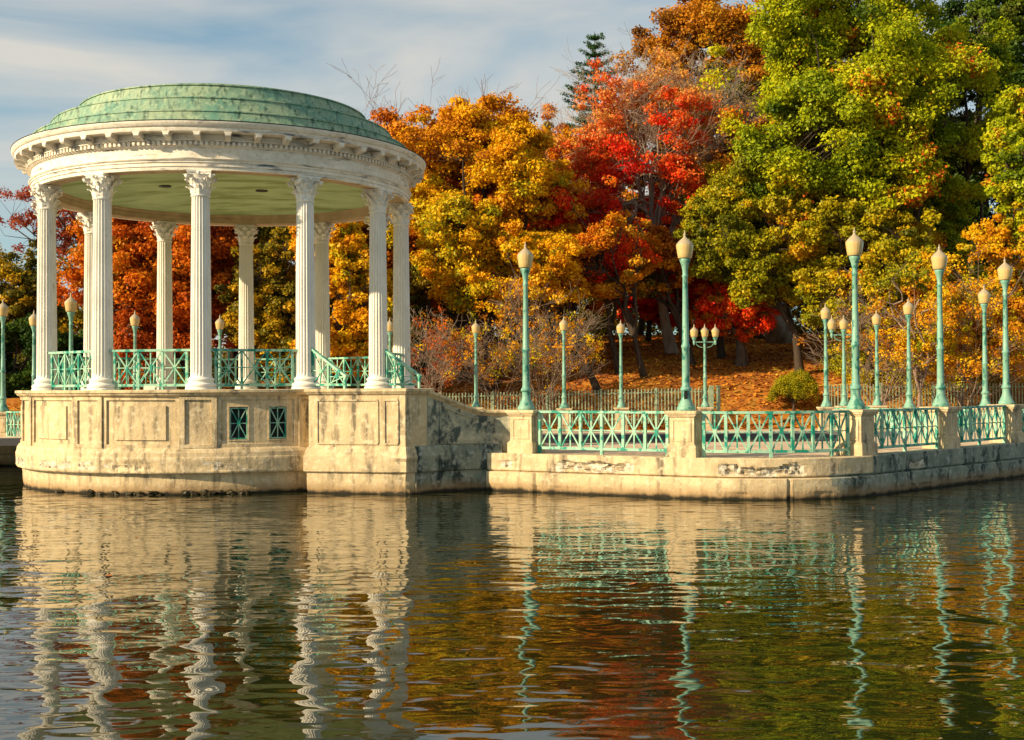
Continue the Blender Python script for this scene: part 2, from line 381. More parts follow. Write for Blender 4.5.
for f in bm.faces:
    c = f.calc_center_median()
    if .40 < c.z < .80 and spallmask(c.x, c.y, c.z) > .30: f.material_index = 1
    elif c.x > L2.x+.25 or c.x > 6.6+.8*mnoise.noise(Vector((c.z*3, c.x, 3))) and c.z < .5: f.material_index = 2  # stretch turned from the sun gets the shade-darkened, stained stone
for k_, (tt, ln) in enumerate([]): pass
qw = obj('quay_wall', bm, [M['stone'], M['spall'], M['shade_stain']], None)
tag(qw, 'cracked stone quay wall below the green railings, curving round its rounded corner', 'quay wall')
# left quay
bm = bmesh.new(); P = [Vector((x, 38.2+.02*math.sin(x))) for x in np.arange(-70, -15.0, .5)] + [Vector((-15.0, 38.2)), Vector((-13.4, 37.4)), Vector((-12.2, 35.6))]
sweep(bm, P, [(o_, z*.83+.0) for o_, z in QP], lambda x, y, z, o_: .012*fr(x, y, z, 2.2))
tag(obj('quay_wall', bm, M['stone']), 'far stone quay wall left of the round bandstand base', 'quay wall')

# ------------------------------------------------------------------ bandstand
band = thing('bandstand', 'round domed bandstand with white fluted columns and green copper roof standing in the water', 'bandstand', (GC.x, GC.y, 0))
COLA = [R(6.2+30*k) for k in range(12)]
# drum: grid of angle x height with recessed panels
def angw(a): return (a+PI) % (2*PI)-PI
zl = [(5.0, 2.395), (5.28, 2.395), (5.30, 2.38), (5.30, 2.33), (5.27, 2.31), (5.25, 2.27), (5.21, 2.25), (5.19, 2.235)]
zw = [2.225, 2.16, 2.155, 2.08, 2.03, 2.025, 1.99, 1.985, 1.6, 1.25, 1.245, 1.215, 1.21, 1.15, 1.145, 1.07]
zb = [(5.20, 1.05), (5.22, 1.03), (5.26, .96), (5.27, .87), (5.285, .84), (5.29, .80), (5.29, .75), (5.29, .72), (5.29, .69), (5.29, .66), (5.29, .63), (5.29, .60), (5.29, .57), (5.29, .54), (5.28, .51), (5.26, .49), (5.14, .475), (5.14, .46),
      (5.12, .40), (5.11, .3), (5.11, .2), (5.10, .1), (5.09, .04), (5.08, 0), (5.08, -.5)]
def half(a): return abs(angw(a))
angs = set()
for k in range(12):
    ca = COLA[k]
    for e in (3.9, 3.88, 3.3, 3.28, 4.6, 4.62): angs.update((ca+R(e), ca-R(e)))
    mid = ca+R(15)
    for e in (6.9, 6.88, 9.3, 9.28): angs.update((mid+R(e), mid-R(e)))
    for e in (2.7, 2.72, 7.3, 7.28, 2.4, 2.38, 7.6, 7.62): angs.update((mid+R(e), mid-R(e)))
angs = {round(a % (2*PI), 5) for a in angs}
base = sorted(angs); fine_ = list(base)
for i in range(len(base)):
    a = base[i]; c = base[(i+1) % len(base)]
    if c < a: c += 2*PI
    n = int((c-a)/R(.8))
    for k in range(1, n+1): fine_.append((a+(c-a)*k/(n+1)) % (2*PI))
fine_ = sorted(set(round(a, 5) for a in fine_))
WIN_BAY = 0
def drum_r(a, z):
    r = 5.19
    if z > 2.23 or z < 1.06: return r
    k = int(((a-COLA[0]+R(15)) % (2*PI))//R(30)) % 12
    rel = abs(angw(a-COLA[k]))
    if rel < R(4.61):       # pier under column
        if rel < R(3.29) and 1.147 < z < 2.158: return 5.165
        return 5.21
    kb = int(((a-COLA[0]) % (2*PI))//R(30)); rm = abs(angw(a-COLA[kb]-R(15)))
    if kb == WIN_BAY:
        if 1.247 < z < 1.987 and R(2.71) < rm < R(7.29): return 5.00
        if 1.21 < z < 2.027 and R(2.39) < rm < R(7.61): return 5.165
        if rm < R(9.29) and 1.147 < z < 2.158: return 5.15
        return 5.18
    if rm < R(6.89) and 1.247 < z < 2.027: return 5.16
    if rm < R(9.29) and 1.147 < z < 2.158: return 5.125
    return 5.17
bm = bmesh.new(); grid = []
for a in fine_:
    s, c = math.sin(a), -math.cos(a); row = []
    for r, z in zl: row.append(bm.verts.new((r*s, r*c, z)))
    for z in zw: r = drum_r(a, z); row.append(bm.verts.new((r*s, r*c, z)))
    for r, z in zb:
        e = .014*fr(r*s, r*c, z, 2.0)
        if .45 < z < .84: e -= .10*max(0, min(1, (mnoise.noise(Vector((s*3.1, c*3.1, 2)))+.05)*3))*(1-abs(z-.62)/.2)*(.3+abs(fr(s*5, c*5, z, 4)))*(1 if abs(z-.62) < .2 else 0)
        rr = r+e; row.append(bm.verts.new((rr*s, rr*c, z)))
    grid.append(row)
for i in range(len(grid)):
    A = grid[i]; B = grid[(i+1) % len(grid)]
    for j in range(len(A)-1): bm.faces.new((A[j], B[j], B[j+1], A[j+1]))
for f in bm.faces:
    c = f.calc_center_median()
    if .56 < c.z < .74:
        a = math.atan2(c.x, -c.y)
        if mnoise.noise(Vector((a*3.3, 4.2, 0)))+.35*mnoise.noise(Vector((a*22, c.z*9, 1))) > .0: f.material_index = 1
obj('drum_base', bm, [M['stone'], M['spall']], band)
bm = bmesh.new()
for i in range(46):
    a = R(random.uniform(-22, 24)) if i > 6 else R(random.uniform(-40, 34)); q_ = random.uniform(.03, .075)
    bmesh.ops.create_icosphere(bm, subdivisions=2, radius=q_, matrix=Matrix.Translation((5.13*math.sin(a), -5.13*math.cos(a), random.uniform(-.02, .07))) @ Matrix.Diagonal((1.5, 1, .8, 1)))
for v in bm.verts: v.co += Vector((mnoise.noise(v.co*14), mnoise.noise(v.co*14+Vector((5, 0, 0))), mnoise.noise(v.co*14+Vector((0, 9, 0)))))*.04
o = obj('waterweed', bm, mat('wet_weed', (.02, .018, .008), (.05, .035, .012), 20, rough=.5), band); o['kind'] = 'stuff'
# floor
bm = bmesh.new(); revolve(bm, [(0, 2.36), (5.05, 2.36), (5.05, 2.2)], 96); obj('floor', bm, M['stone'], band)

def star(bm, p, q, z0, z1, w=.028, zt=None, hub=True):
    """X, upright and cross bar between plan points p and q; zt = (top at p, top at q)"""
    global BARN
    p = Vector(p); q = Vector(q); d = (q-p).normalized(); BARN = Vector((-d.y, d.x, 0))
    t0, t1 = zt if zt else (z1, z1)
    V3 = lambda v, z: Vector((v.x, v.y, z))
    m_ = (p+q)/2; tm = (t0+t1)/2; cz = (z0+tm)/2
    bar(bm, V3(p, z0), V3(q, t1), w, .022); bar(bm, V3(p, t0), V3(q, z0), w, .026)
    bar(bm, V3(m_, z0), V3(m_, tm), w, .018); bar(bm, V3(p, cz), V3(q, cz), w*.8, .014)
    if hub: box(bm, V3(m_, cz), (.075, .034, .075), math.atan2(d.y, d.x))
def post(bm, p, z0, z1, w=.06, rz=0): box(bm, (p[0], p[1], (z0+z1)/2), (w, w, z1-z0), rz)
def build_rail(root, pts, z0, z1, foot=0.0, mt=None, feet_every=3, w=.03, pw=.06, handover=.0):
    """pts: panel boundaries. parts: handrail, bottom_rail, post each, star_panel each"""
    global BARN
    mt = mt or M['teal']; pts = [Vector((p[0], p[1])) for p in pts]
    hb = bmesh.new(); bb = bmesh.new()
    for i in range(len(pts)-1):
        a, c = pts[i], pts[i+1]; d = (c-a).normalized(); e = .004
        a2 = a-d*(handover if i == 0 else e); c2 = c+d*(handover if i == len(pts)-2 else e)
        bar(hb, (a2.x, a2.y, z1), (c2.x, c2.y, z1), .055, .085)
        bar(bb, (a.x, a.y, z0), (c.x, c.y, z0), .06, .05)
    obj('handrail', hb, mt, root); obj('bottom_rail', bb, mt, root)
    for i, p in enumerate(pts):
        d = pts[min(i+1, len(pts)-1)]-pts[max(i-1, 0)]; rz = math.atan2(d.y, d.x)
        b2 = bmesh.new(); fz = foot if (i % feet_every == 0 or i == len(pts)-1) else z0-.028
        post(b2, p, fz, z1-.028, pw, rz); obj('post', b2, mt, root)
    for i in range(len(pts)-1):
        a, c = pts[i], pts[i+1]; d = (c-a).normalized(); b2 = bmesh.new()
        star(b2, a+d*pw*.45, c-d*pw*.45, z0+.03, z1-.03, w); obj('star_panel', b2, mt, root)

# columns
def shaft_bm(z0, z1, r0, r1, nf=20):
    bm = bmesh.new(); per = 6; n = nf*per; rows = []
    zs = [z0, z0+.04, z0+.10]+[z0+.10+(z1-.14-z0)*k/6 for k in range(1, 7)]+[z1]
    for zi, z in enumerate(zs):
        tt = (z-z0)/(z1-z0); r = r0+(r1-r0)*(tt**1.3); fl = 0 if zi in (0, len(zs)-1) else (.45 if zi in (1,) else 1)
        if zi == len(zs)-2: fl = 1
        row = []
        for i in range(n):
            u = (i % per)/per; dep = 0 if u < .18 else math.sin((u-.16)/.84*PI)*.030*fl
            a = 2*PI*i/n; row.append(bm.verts.new(((r-dep)*math.cos(a), (r-dep)*math.sin(a), z)))
        rows.append(row)
    for A, B in zip(rows, rows[1:]):
        for i in range(n): bm.faces.new((A[i], A[(i+1) % n], B[(i+1) % n], B[i]))
    return bm
def leaf_strip(bm, a, z0, h, r0, w, curl, thick=.012):
    c, s = math.cos(a), math.sin(a); rad = Vector((c, s, 0)); tan = Vector((-s, c, 0))
    prof = [(0, 0, .75), (.02, .3, 1.0), (.03, .6, .95), (.06+curl*.3, .85, .8), (.07+curl*.8, .98, .6), (.05+curl*1.1, .93, .35), (.03+curl*1.1, .82, .12)]
    rows = []
    for dr, dz, ww in prof:
        p = rad*(r0+dr)+Vector((0, 0, z0+dz*h)); hw = w/2*ww
        rows.append([bm.verts.new(p-tan*hw-rad*.014), bm.verts.new(p-tan*hw*.45+rad*.006), bm.verts.new(p+rad*.020), bm.verts.new(p+tan*hw*.45+rad*.006), bm.verts.new(p+tan*hw-rad*.014)])
    for A, B in zip(rows, rows[1:]):
        for k in range(4): bm.faces.new((A[k], A[k+1], B[k+1], B[k]))
ZC0, ZC1 = 2.36, 7.45
column = thing('column', 'x', 'x'); del column['label']; del column['category']; column.parent = band
bm = bmesh.new()
revolve(bm, [(.0, 0), (.355, 0), (.36, .02), (.36, .06), (.35, .075), (.335, .085), (.35, .10), (.355, .13), (.345, .16), (.315, .175), (.295, .19), (.285, .215), (.292, .235), (.305, .25), (.305, .275), (.29, .295), (.262, .305), (.25, .33), (.0, .33)], 40)
bmesh.ops.translate(bm, verts=bm.verts, vec=(0, 0, ZC0)); obj('column_base', bm, M['cream'], column, 'auto')
obj('shaft', shaft_bm(ZC0+.33, ZC1-.60, .243, .205), M['cream'], column)
bm = bmesh.new(); zc = ZC1-.60
revolve(bm, [(.0, 0), (.215, 0), (.228, .012), (.228, .03), (.20, .04), (.195, .08), (.20, .25), (.235, .42), (.28, .50), (.0, .50)], 32)
bmesh.ops.translate(bm, verts=bm.verts, vec=(0, 0, zc))
for k in range(8): leaf_strip(bm, k*PI/4, zc+.05, .20, .195, .165, .075)
for k in range(8): leaf_strip(bm, k*PI/4+PI/8, zc+.15, .25, .200, .155, .10)
for k in range(4):   # corner volutes and centre flowers
    a = k*PI/2+PI/4; ca, sa = math.cos(a), math.sin(a)
    leaf_strip(bm, a-.13, zc+.30, .20, .235, .09, .14); leaf_strip(bm, a+.13, zc+.30, .20, .235, .09, .14)
    bmesh.ops.create_uvsphere(bm, u_segments=10, v_segments=6, radius=.052, matrix=Matrix.Translation((ca*.385, sa*.385, zc+.45)) @ Matrix.Diagonal((1, 1, 1.05, 1)))
    a = k*PI/2; bmesh.ops.create_uvsphere(bm, u_segments=8, v_segments=5, radius=.045, matrix=Matrix.Translation((math.cos(a)*.30, math.sin(a)*.30, zc+.53)))
# abacus with concave sides
for z0_, z1_, s_ in ((.50, .55, .93), (.552, .598, 1.0)):
    ring = []
    for k in range(4):
        a = k*PI/2+PI/4
        for tt in np.linspace(-.5, .5, 7)[:-1]:
            aa = a+PI/4+tt*PI/2; ed = .285/max(math.cos(tt*PI/2), .1); ed = ed*(1-.16*math.cos(tt*PI)) if abs(tt) < .499 else .40
            ring.append((math.cos(aa)*min(ed, .41)*s_, math.sin(aa)*min(ed, .41)*s_))
    lo = [bm.verts.new((x, y, zc+z0_)) for x, y in ring]; hi = [bm.verts.new((x, y, zc+z1_)) for x, y in ring]
    for i in range(len(ring)): bm.faces.new((lo[i], lo[(i+1) % len(ring)], hi[(i+1) % len(ring)], hi[i]))
    bm.faces.new(lo); bm.faces.new(hi)
obj('capital', bm, M['cream'], column)
for k, a in enumerate(COLA):
    loc = (4.7*math.sin(a), -4.7*math.cos(a), 0)
    if k == 0: column.location = loc; column.rotation_euler = (0, 0, a+PI/2*0)
    else: dup(column, loc, a)
# entablature
def rev(name, prof, m_, seg=180, sm='auto', rfun=None, parent=band):
    bm = bmesh.new(); revolve(bm, prof, seg, rfun=rfun); return obj(name, bm, m_, parent, sm)
rev('architrave', [(4.78, 7.452), (4.90, 7.45), (4.90, 7.53), (4.925, 7.535), (4.925, 7.62), (4.95, 7.625), (4.95, 7.665), (4.97, 7.67), (4.99, 7.70)], M['entab'])
rev('frieze', [(4.99, 7.70), (4.92, 7.705), (4.92, 7.97), (4.95, 7.975), (4.97, 8.0)], M['entab'])
rev('bed_moulding', [(4.97, 8.0), (4.97, 8.10), (5.05, 8.105), (5.05, 8.125), (5.00, 8.13), (5.00, 8.26)], M['entab'])
rev('cornice', [(5.00, 8.26), (5.31, 8.265), (5.32, 8.28), (5.32, 8.36), (5.335, 8.365), (5.36, 8.39), (5.38, 8.44), (5.39, 8.46), (5.39, 8.488), (5.32, 8.49)], M['entab'])
rev('inner_ring', [(4.78, 7.452), (4.47, 7.45), (4.43, 7.47), (4.43, 7.56), (4.41, 7.57), (4.41, 7.66), (4.37, 7.68), (4.36, 7.74)], M['inner'])
rev('ceiling', [(0.001, 7.95), (1.5, 7.93), (3., 7.85), (4.40, 7.72)], M['ceil'], 96, True)
bm = bmesh.new(); nd = 260
for i in range(nd):
    a = 2*PI*i/nd; box(bm, (5.005*math.sin(a), -5.005*math.cos(a), 8.05), (.062, .07, .085), a)
obj('dentil_course', bm, M['entab'], band)
bm = bmesh.new(); box(bm, (0, 0, .035), (.17, .30, .03)); 
vs = []
for s in (-1, 1):
    ring = [bm.verts.new((s*.065, y, z)) for y, z in ((.14, .02), (-.15, .02), (-.15, -.03), (-.12, -.06), (-.05, -.05), (.02, -.07), (.10, -.12), (.14, -.12))]; vs.append(ring); bm.faces.new(ring)
for i in range(8): bm.faces.new((vs[0][i], vs[0][(i+1) % 8], vs[1][(i+1) % 8], vs[1][i]))
mod = obj('modillion', bm, M['entab'], band)
for i in range(48):
    a = R(6.2+7.5*i); o = mod if i == 0 else mod.copy()
    if i: COL.objects.link(o)
    o.location = (5.17*math.sin(a), -5.17*math.cos(a), 8.213); o.rotation_euler = (0, 0, a)
# recessed ceiling holes
for a, r_ in ((R(-93), 1.7), (R(143), 1.24)):
    bm = bmesh.new(); revolve(bm, [(.001, 0), (.14, 0), (.17, -.012), (.18, .03)], 20); o = obj('ceiling_vent', bm, M['black'], band); o.location = (r_*math.sin(a), -r_*math.cos(a), 7.93-.006*r_*r_)
# dome tiers
tiers = [[(5.32, 8.50), (5.05, 8.515), (4.99, 8.56), (4.91, 8.80), (4.93, 8.81), (4.92, 8.84), (4.75, 8.88), (4.56, 8.93)],
         [(4.53, 8.98), (4.44, 9.22), (4.46, 9.23), (4.45, 9.26), (4.15, 9.33), (3.87, 9.39)],
         [(3.84, 9.44), (3.75, 9.69), (3.78, 9.70), (3.77, 9.73), (3.3, 9.86), (2.6, 10.03), (1.8, 10.19), (1.0, 10.29), (0.001, 10.33)]]
prof = [p for tr in tiers for p in tr]
rev('dome', prof, M['copper'], 144, 'auto', rfun=lambda a, r, z: r+.004*mnoise.noise(Vector((math.sin(a)*6, math.cos(a)*6, z*3))))
rev('gutter', [(5.30, 8.492), (5.395, 8.49), (5.40, 8.508), (5.36, 8.512), (5.30, 8.512)], M['black'])
# window grilles of the drum
for s in (-1, 1):
    a = COLA[0]+R(15+5*s)
    w = bmesh.new(); box(w, (0, 0, 0), (.50, .02, .78)); wo = obj('window', w, M['black'], band); wo.location = (5.02*math.sin(a), -5.02*math.cos(a), 1.615); wo.rotation_euler = (0, 0, a)
    g_ = bmesh.new(); BARN = Vector((0, 1, 0))
    for x in (-.185, .185): box(g_, (x, 0, 0), (.028, .03, .72))
    for z in (-.345, .345): box(g_, (0, 0, z), (.342, .03, .028))
    star(g_, (-.17, 0), (.17, 0), -.33, .33, .022)
    go = obj('grille', g_, M['teal'], wo); go.location = (0, -.09, 0)
# gazebo railings: a bay railing between each pair of columns, except the stair bay
for k in range(12):
    if k == 1: continue
    a0 = COLA[k]; a1 = a0+R(30)
    p0 = Vector((4.75*math.sin(a0), -4.75*math.cos(a0))); p1 = Vector((4.75*math.sin(a1), -4.75*math.cos(a1))); d = (p1-p0).normalized(); L_ = (p1-p0).length
    root = thing('bay_railing', 'x', 'x'); del root['label']; del root['category']; root.parent = band
    s0 = .34; s1 = L_-.34; pts = [p0+d*(s0+(s1-s0)*i/3) for i in range(4)]
    build_rail(root, pts, ZC0+.14, ZC0+.95, ZC0, M['teal'], 1, .03, .055, .12)
def slope_rail(p, q, h0, h1, z):
    root = thing('stair_railing', 'x', 'x'); del root['label']; del root['category']; root.parent = band
    global BARN
    p = Vector(p)-GC; q = Vector(q)-GC; d = (q-p).normalized(); BARN = Vector((-d.y, d.x, 0)); rz = math.atan2(d.y, d.x); m_ = (p+q)/2
    b_ = bmesh.new(); bar(b_, (*(p-d*.12), z+h0+.06), (*(q+d*.06), z+h1-.03), .055, .09); obj('handrail', b_, M['teal'], root)
    b_ = bmesh.new(); bar(b_, (*p, z+.13), (*q, z+.13), .05, .05); obj('bottom_rail', b_, M['teal'], root)
    for v, hh in ((p, h0), (m_, (h0+h1)/2), (q, h1)):
        b_ = bmesh.new(); post(b_, v, z, z+hh-.03, .055, rz); obj('post', b_, M['teal'], root)
    b_ = bmesh.new(); hm = (h0+h1)/2
    star(b_, p+d*.03, m_-d*.03, z+.16, 0, .024, (z+h0-.06, z+hm-.03)); star(b_, m_+d*.03, q-d*.03, z+.16, 0, .024, (z+hm-.03, z+h1-.02)); obj('star_panel', b_, M['teal'], root)
u51 = Vector((math.sin(R(51.2)), -math.cos(R(51.2))))
slope_rail(Vector((-4.74, 28.58)), Vector((-4.74, 28.58))+u51*1.12, .98, .34, ZC0)
slope_rail(Vector((-3.17, 30.47)), Vector((-3.17, 30.47))+u51*1.12, .98, .34, ZC0)
# small plate on the railing, a blank notice
bm = bmesh.new(); box(bm, (0, 0, 0), (.28, .012, .10)); o = obj('notice_plate', bm, mat('plate', (.55, .62, .52), (.4, .5, .4), 8), band)
a = COLA[11]+R(15); o.location = (4.66*math.sin(a), -4.66*math.cos(a), ZC0+.08); o.rotation_euler = (0, 0, a)

# entrance block in front of the stair bay, part of the same masonry
A_ = Vector((-4.70, 27.72)); C_ = Vector((-2.41, 27.14)); E_ = Vector((-1.90, 27.60))
blk = [Vector((-4.62, 29.2)), A_+Vector((-.0, .0)), C_, E_, Vector((-2.02, 28.4)), Vector((-2.02, 30.8)), Vector((-3.0, 31.4))]
def subdiv(P, st=.12):
    o = []
    for a, c in zip(P, P[1:]):
        n = max(1, int((c-a).length/st))
        for i in range(n): o.append(a+(c-a)*i/n)
    o.append(P[-1]); return o
PR = [(-.5, 2.395), (.06, 2.395), (.08, 2.38), (.08, 2.33), (.06, 2.31), (.03, 2.27), (0, 2.25), (-.01, 2.235), (-.01, 1.6), (-.01, 1.08), (.02, 1.05), (.05, .98), (.08, .89), (.10, .86), (.105, .82),
      (.105, .74), (.105, .66), (.105, .58), (.10, .51), (.08, .49), (.03, .475), (.03, .40), (.03, .3), (.03, .2), (.025, .1), (.01, 0), (.01, -.5), (-.5, -.5)]
def dblk(x, y, z, off):
    e = .010*fr(x, y, z, 2.0)
    if off > 0 and .05 < z < .80:
        k = max(0, 1-(Vector((x, y))-C_).length/.45); e -= k*(.05+.10*abs(fr(x, y, z, 4)))
    return e
bm = bmesh.new(); P = [p-GC for p in subdiv(blk[:5], .10)]
# mitre by hand at true corners
sweep(bm, P, PR, lambda x, y, z, o_: dblk(x+GC.x, y+GC.y, z, o_))
obj('entrance_block', bm, M['stone'], band)
# raised border mouldings of the block panels
def panel_frame(bm, p, q, z0, z1, w=.05, dpt=.03, n_=None, outset=0):
    d = (q-p).normalized(); n_ = nrm(d); rz = math.atan2(d.y, d.x); L_ = (q-p).length; m_ = (p+q)/2+n_*outset
    for z in (z0, z1): box(bm, (m_.x, m_.y, z), (L_, dpt, w), rz)
    for e in (p, q): e2 = e+n_*outset; box(bm, (e2.x, e2.y, (z0+z1)/2), (w, dpt*.96, z1-z0-w), rz)
bm = bmesh.new(); dA = (C_-A_).normalized()
panel_frame(bm, A_+dA*.22-GC, A_+dA*1.70-GC, 1.14, 2.13, .035, .03); panel_frame(bm, A_+dA*1.86-GC, A_+dA*2.18-GC, 1.14, 2.13, .035, .03)
obj('panel_moulding', bm, M['stone'], band)
bm = bmesh.new(); top = [Vector((-4.72, 28.9)), A_+Vector((.15, .2)), C_+Vector((-.1, .2)), E_+Vector((-.15, .1)), Vector((-2.05, 28.4)), Vector((-2.12, 31.0)), Vector((-3.3, 31.2))]
lo = [bm.verts.new((*(p-GC), 2.10)) for p in top]; hi = [bm.verts.new((*(p-GC), 2.362)) for p in top]; bm.faces.new(hi)
for i in range(len(top)): bm.faces.new((lo[i], lo[(i+1) % len(top)], hi[(i+1) % len(top)], hi[i]))
obj('landing', bm, M['stone'], band)
# steps down to the promenade
bm = bmesh.new()
for i in range(9):
    z1 = 2.362-(i+1)*.168
    if z1 > .80: box(bm, (-2.25+.15+.30*i-GC.x, 29.95-GC.y, (z1+.3)/2), (.30, 1.9, z1-.3))
obj('steps', bm, M['stone'], band)
# sweeping side wall
sw = [Vector((-1.93, 27.55)), Vector((-1.55, 27.86)), Vector((-1.15, 28.10)), Vector((-.75, 28.26)), Vector((-.35, 28.33)), Vector((.02, 28.30))]
# densify by Catmull
def catmull(P, n=8):
    o = []
    for i in range(len(P)-1):
        p0 = P[max(i-1, 0)]; p1 = P[i]; p2 = P[i+1]; p3 = P[min(i+2, len(P)-1)]
        for k in range(n):
            t_ = k/n; o.append(.5*((2*p1)+(p2-p0)*t_+(2*p0-5*p1+4*p2-p3)*t_*t_+(3*p1-p0-3*p2+p3)*t_**3))
    o.append(P[-1]); return o
SW = catmull(sw); nS = len(SW)
def swtop(i):
    u = i/(nS-1)
    return 2.395-(2.395-1.872)*smooth(-.12, .72, u)**.85
bm = bmesh.new(); PS = [(-.32, 0), (.07, 0), (.09, -.015), (.09, -.06), (.06, -.08), (.03, -.11), (.0, -.13), (-.01, -.145)]
def swz(i, z): return swtop(i)+z
sweep(bm, SW, PS+[(-.30, -.145)], None, topz=swz)
wallr = thing('curved_stair_wall', 'curved stone stair wall sweeping down from the bandstand to the first lamp pier', 'wall', (0, 0, 0))
obj('coping', bm, M['stone'], wallr)
bm = bmesh.new(); cols = []
O1 = offset_path(SW, -.012); O2 = offset_path(SW, -.30)
for i in range(nS):
    zt = swtop(i)-.14; cols.append([bm.verts.new((O1[i].x, O1[i].y, z)) for z in (zt, zt*.66+.86*.34, zt*.33+.86*.67, .86)]+[bm.verts.new((O2[i].x, O2[i].y, .86)), bm.verts.new((O2[i].x, O2[i].y, zt))])
for i in range(nS-1):
    for j in range(5): bm.faces.new((cols[i][j], cols[i+1][j], cols[i+1][j+1], cols[i][j+1]))
bm.faces.new(cols[0]); bm.faces.new(cols[-1])
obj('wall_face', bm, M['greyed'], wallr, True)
bm = bmesh.new()   # raised panel border following the slope
O3 = offset_path(SW, .004); BARN = Vector((0, 1, 0))
i0, i1 = 6, nS-12
for i in range(i0, i1):
    bar(bm, (O3[i].x, O3[i].y, swtop(i)-.25), (O3[i+1].x, O3[i+1].y, swtop(i+1)-.25), .03, .03); bar(bm, (O3[i].x, O3[i].y, 1.12), (O3[i+1].x, O3[i+1].y, 1.12), .03, .03)
for i in (i0, i1): box(bm, (O3[i].x, O3[i].y, (swtop(i)-.25+1.12)/2), (.03, .03, swtop(i)-.25-1.12))
obj('panel_moulding', bm, M['greyed'], wallr)
bm = bmesh.new(); RP = [Vector((-2.2, 27.3))]+SW[2:-6]; RP = [p for p in RP]
sweep(bm, RP, [(-.3, 1.08), (.0, 1.08), (.02, 1.05), (.05, .98), (.08, .89), (.10, .86), (.10, .80), (.10, .70), (.10, .60), (.09, .51), (.02, .47), (.02, .3), (.02, .15), (.01, 0), (.01, -.5), (-.3, -.5)], lambda x, y, z, o_: .012*fr(x, y, z, 2))
obj('footing', bm, M['shade_stain'], wallr)

# ------------------------------------------------------------------ piers, lamps, railings
def pier_proto(name, label, w, h, group):
    r = thing(name, label, 'pier', (0, 0, 0), 0, group)
    b_ = bmesh.new(); box(b_, (0, 0, .13), (w+.10, w+.10, .26)); box(b_, (0, 0, .275), (w+.05, w+.05, .03)); box(b_, (0, 0, -.15), (w+.02, w+.02, .3))
    bmesh.ops.bevel(b_, geom=b_.edges[:], offset=.008, segments=1); obj('base_block', b_, M['stone'], r)
    b_ = bmesh.new(); box(b_, (0, 0, .29+(h-.29-.13)/2), (w, w, h-.29-.13))
    obj('shaft', b_, M['stone'], r)
    zc_ = .29+(h-.42)/2; hh = (h-.42)-.14; ww = w-.16
    b_ = bmesh.new()
    for k in range(4):
        rz = k*PI/2; rot = Matrix.Rotation(rz, 4, 'Z')
        for c, s in (((0, -w/2, zc_+hh/2), (ww+.03, .03, .03)), ((0, -w/2, zc_-hh/2), (ww+.03, .03, .03)), ((-ww/2, -w/2, zc_), (.03, .028, hh-.03)), ((ww/2, -w/2, zc_), (.03, .028, hh-.03))):
            box(b_, rot @ Vector(c), s, rz)
    obj('panel_moulding', b_, M['stone'], r)
    b_ = bmesh.new(); box(b_, (0, 0, h-.115), (w+.06, w+.06, .03)); box(b_, (0, 0, h-.08), (w+.12, w+.12, .04)); box(b_, (0, 0, h-.03), (w+.18, w+.18, .06))
    bmesh.ops.bevel(b_, geom=b_.edges[:], offset=.008, segments=1); obj('cap', b_, M['stone'], r)
    return r
LAMP_PROF = [(.0, 0), (.20, 0), (.205, .03), (.20, .07), (.175, .10), (.165, .13), (.15, .16), (.115, .24), (.10, .32), (.098, .42), (.12, .44), (.125, .47), (.115, .50), (.095, .52), (.088, .56),
             (.082, .80), (.080, 1.36), (.092, 1.38), (.095, 1.41), (.088, 1.44), (.076, 1.46), (.064, 2.2), (.055, 2.90), (.066, 2.92), (.068, 2.95), (.056, 2.97), (.058, 3.06), (.075, 3.16), (.10, 3.24), (.115, 3.27), (.118, 3.31), (.108, 3.33), (.0, 3.33)]
GLOBE = [(.0, .0), (.138, .0), (.150, .015), (.166, .10), (.181, .20), (.190, .265), (.188, .295)]
CAPP = [(.188, .295), (.182, .312), (.165, .335), (.140, .365), (.105, .40), (.070, .43), (.048, .45), (.032, .47), (.024, .50), (.034, .515), (.030, .535), (.014, .56), (.009, .60), (.004, .62), (.0, .62)]
def globe_parts(parent, loc, s=1.0, short=False):
    def ribs(a, r, z): return r*(1+.014*math.cos(16*a)) if .01 < z < .45 else r
    b_ = bmesh.new(); revolve(b_, GLOBE, 48, rfun=ribs); g_ = obj('globe', b_, M['globe'], parent, True); g_.location = loc; g_.scale = (s, s, s)
    b_ = bmesh.new(); revolve(b_, CAPP, 48, rfun=ribs); c_ = obj('globe_cap', b_, M['cap'], g_, True)
LGROUP = 'green lamp posts along the promenade'
def lamp_proto(label):
    r = thing('lamp_post', label, 'lamp post', (0, 0, 0), 0, LGROUP)
    b_ = bmesh.new(); revolve(b_, LAMP_PROF, 24); obj('post', b_, M['post'], r, 'auto'); globe_parts(r, (0, 0, 3.33)); return r
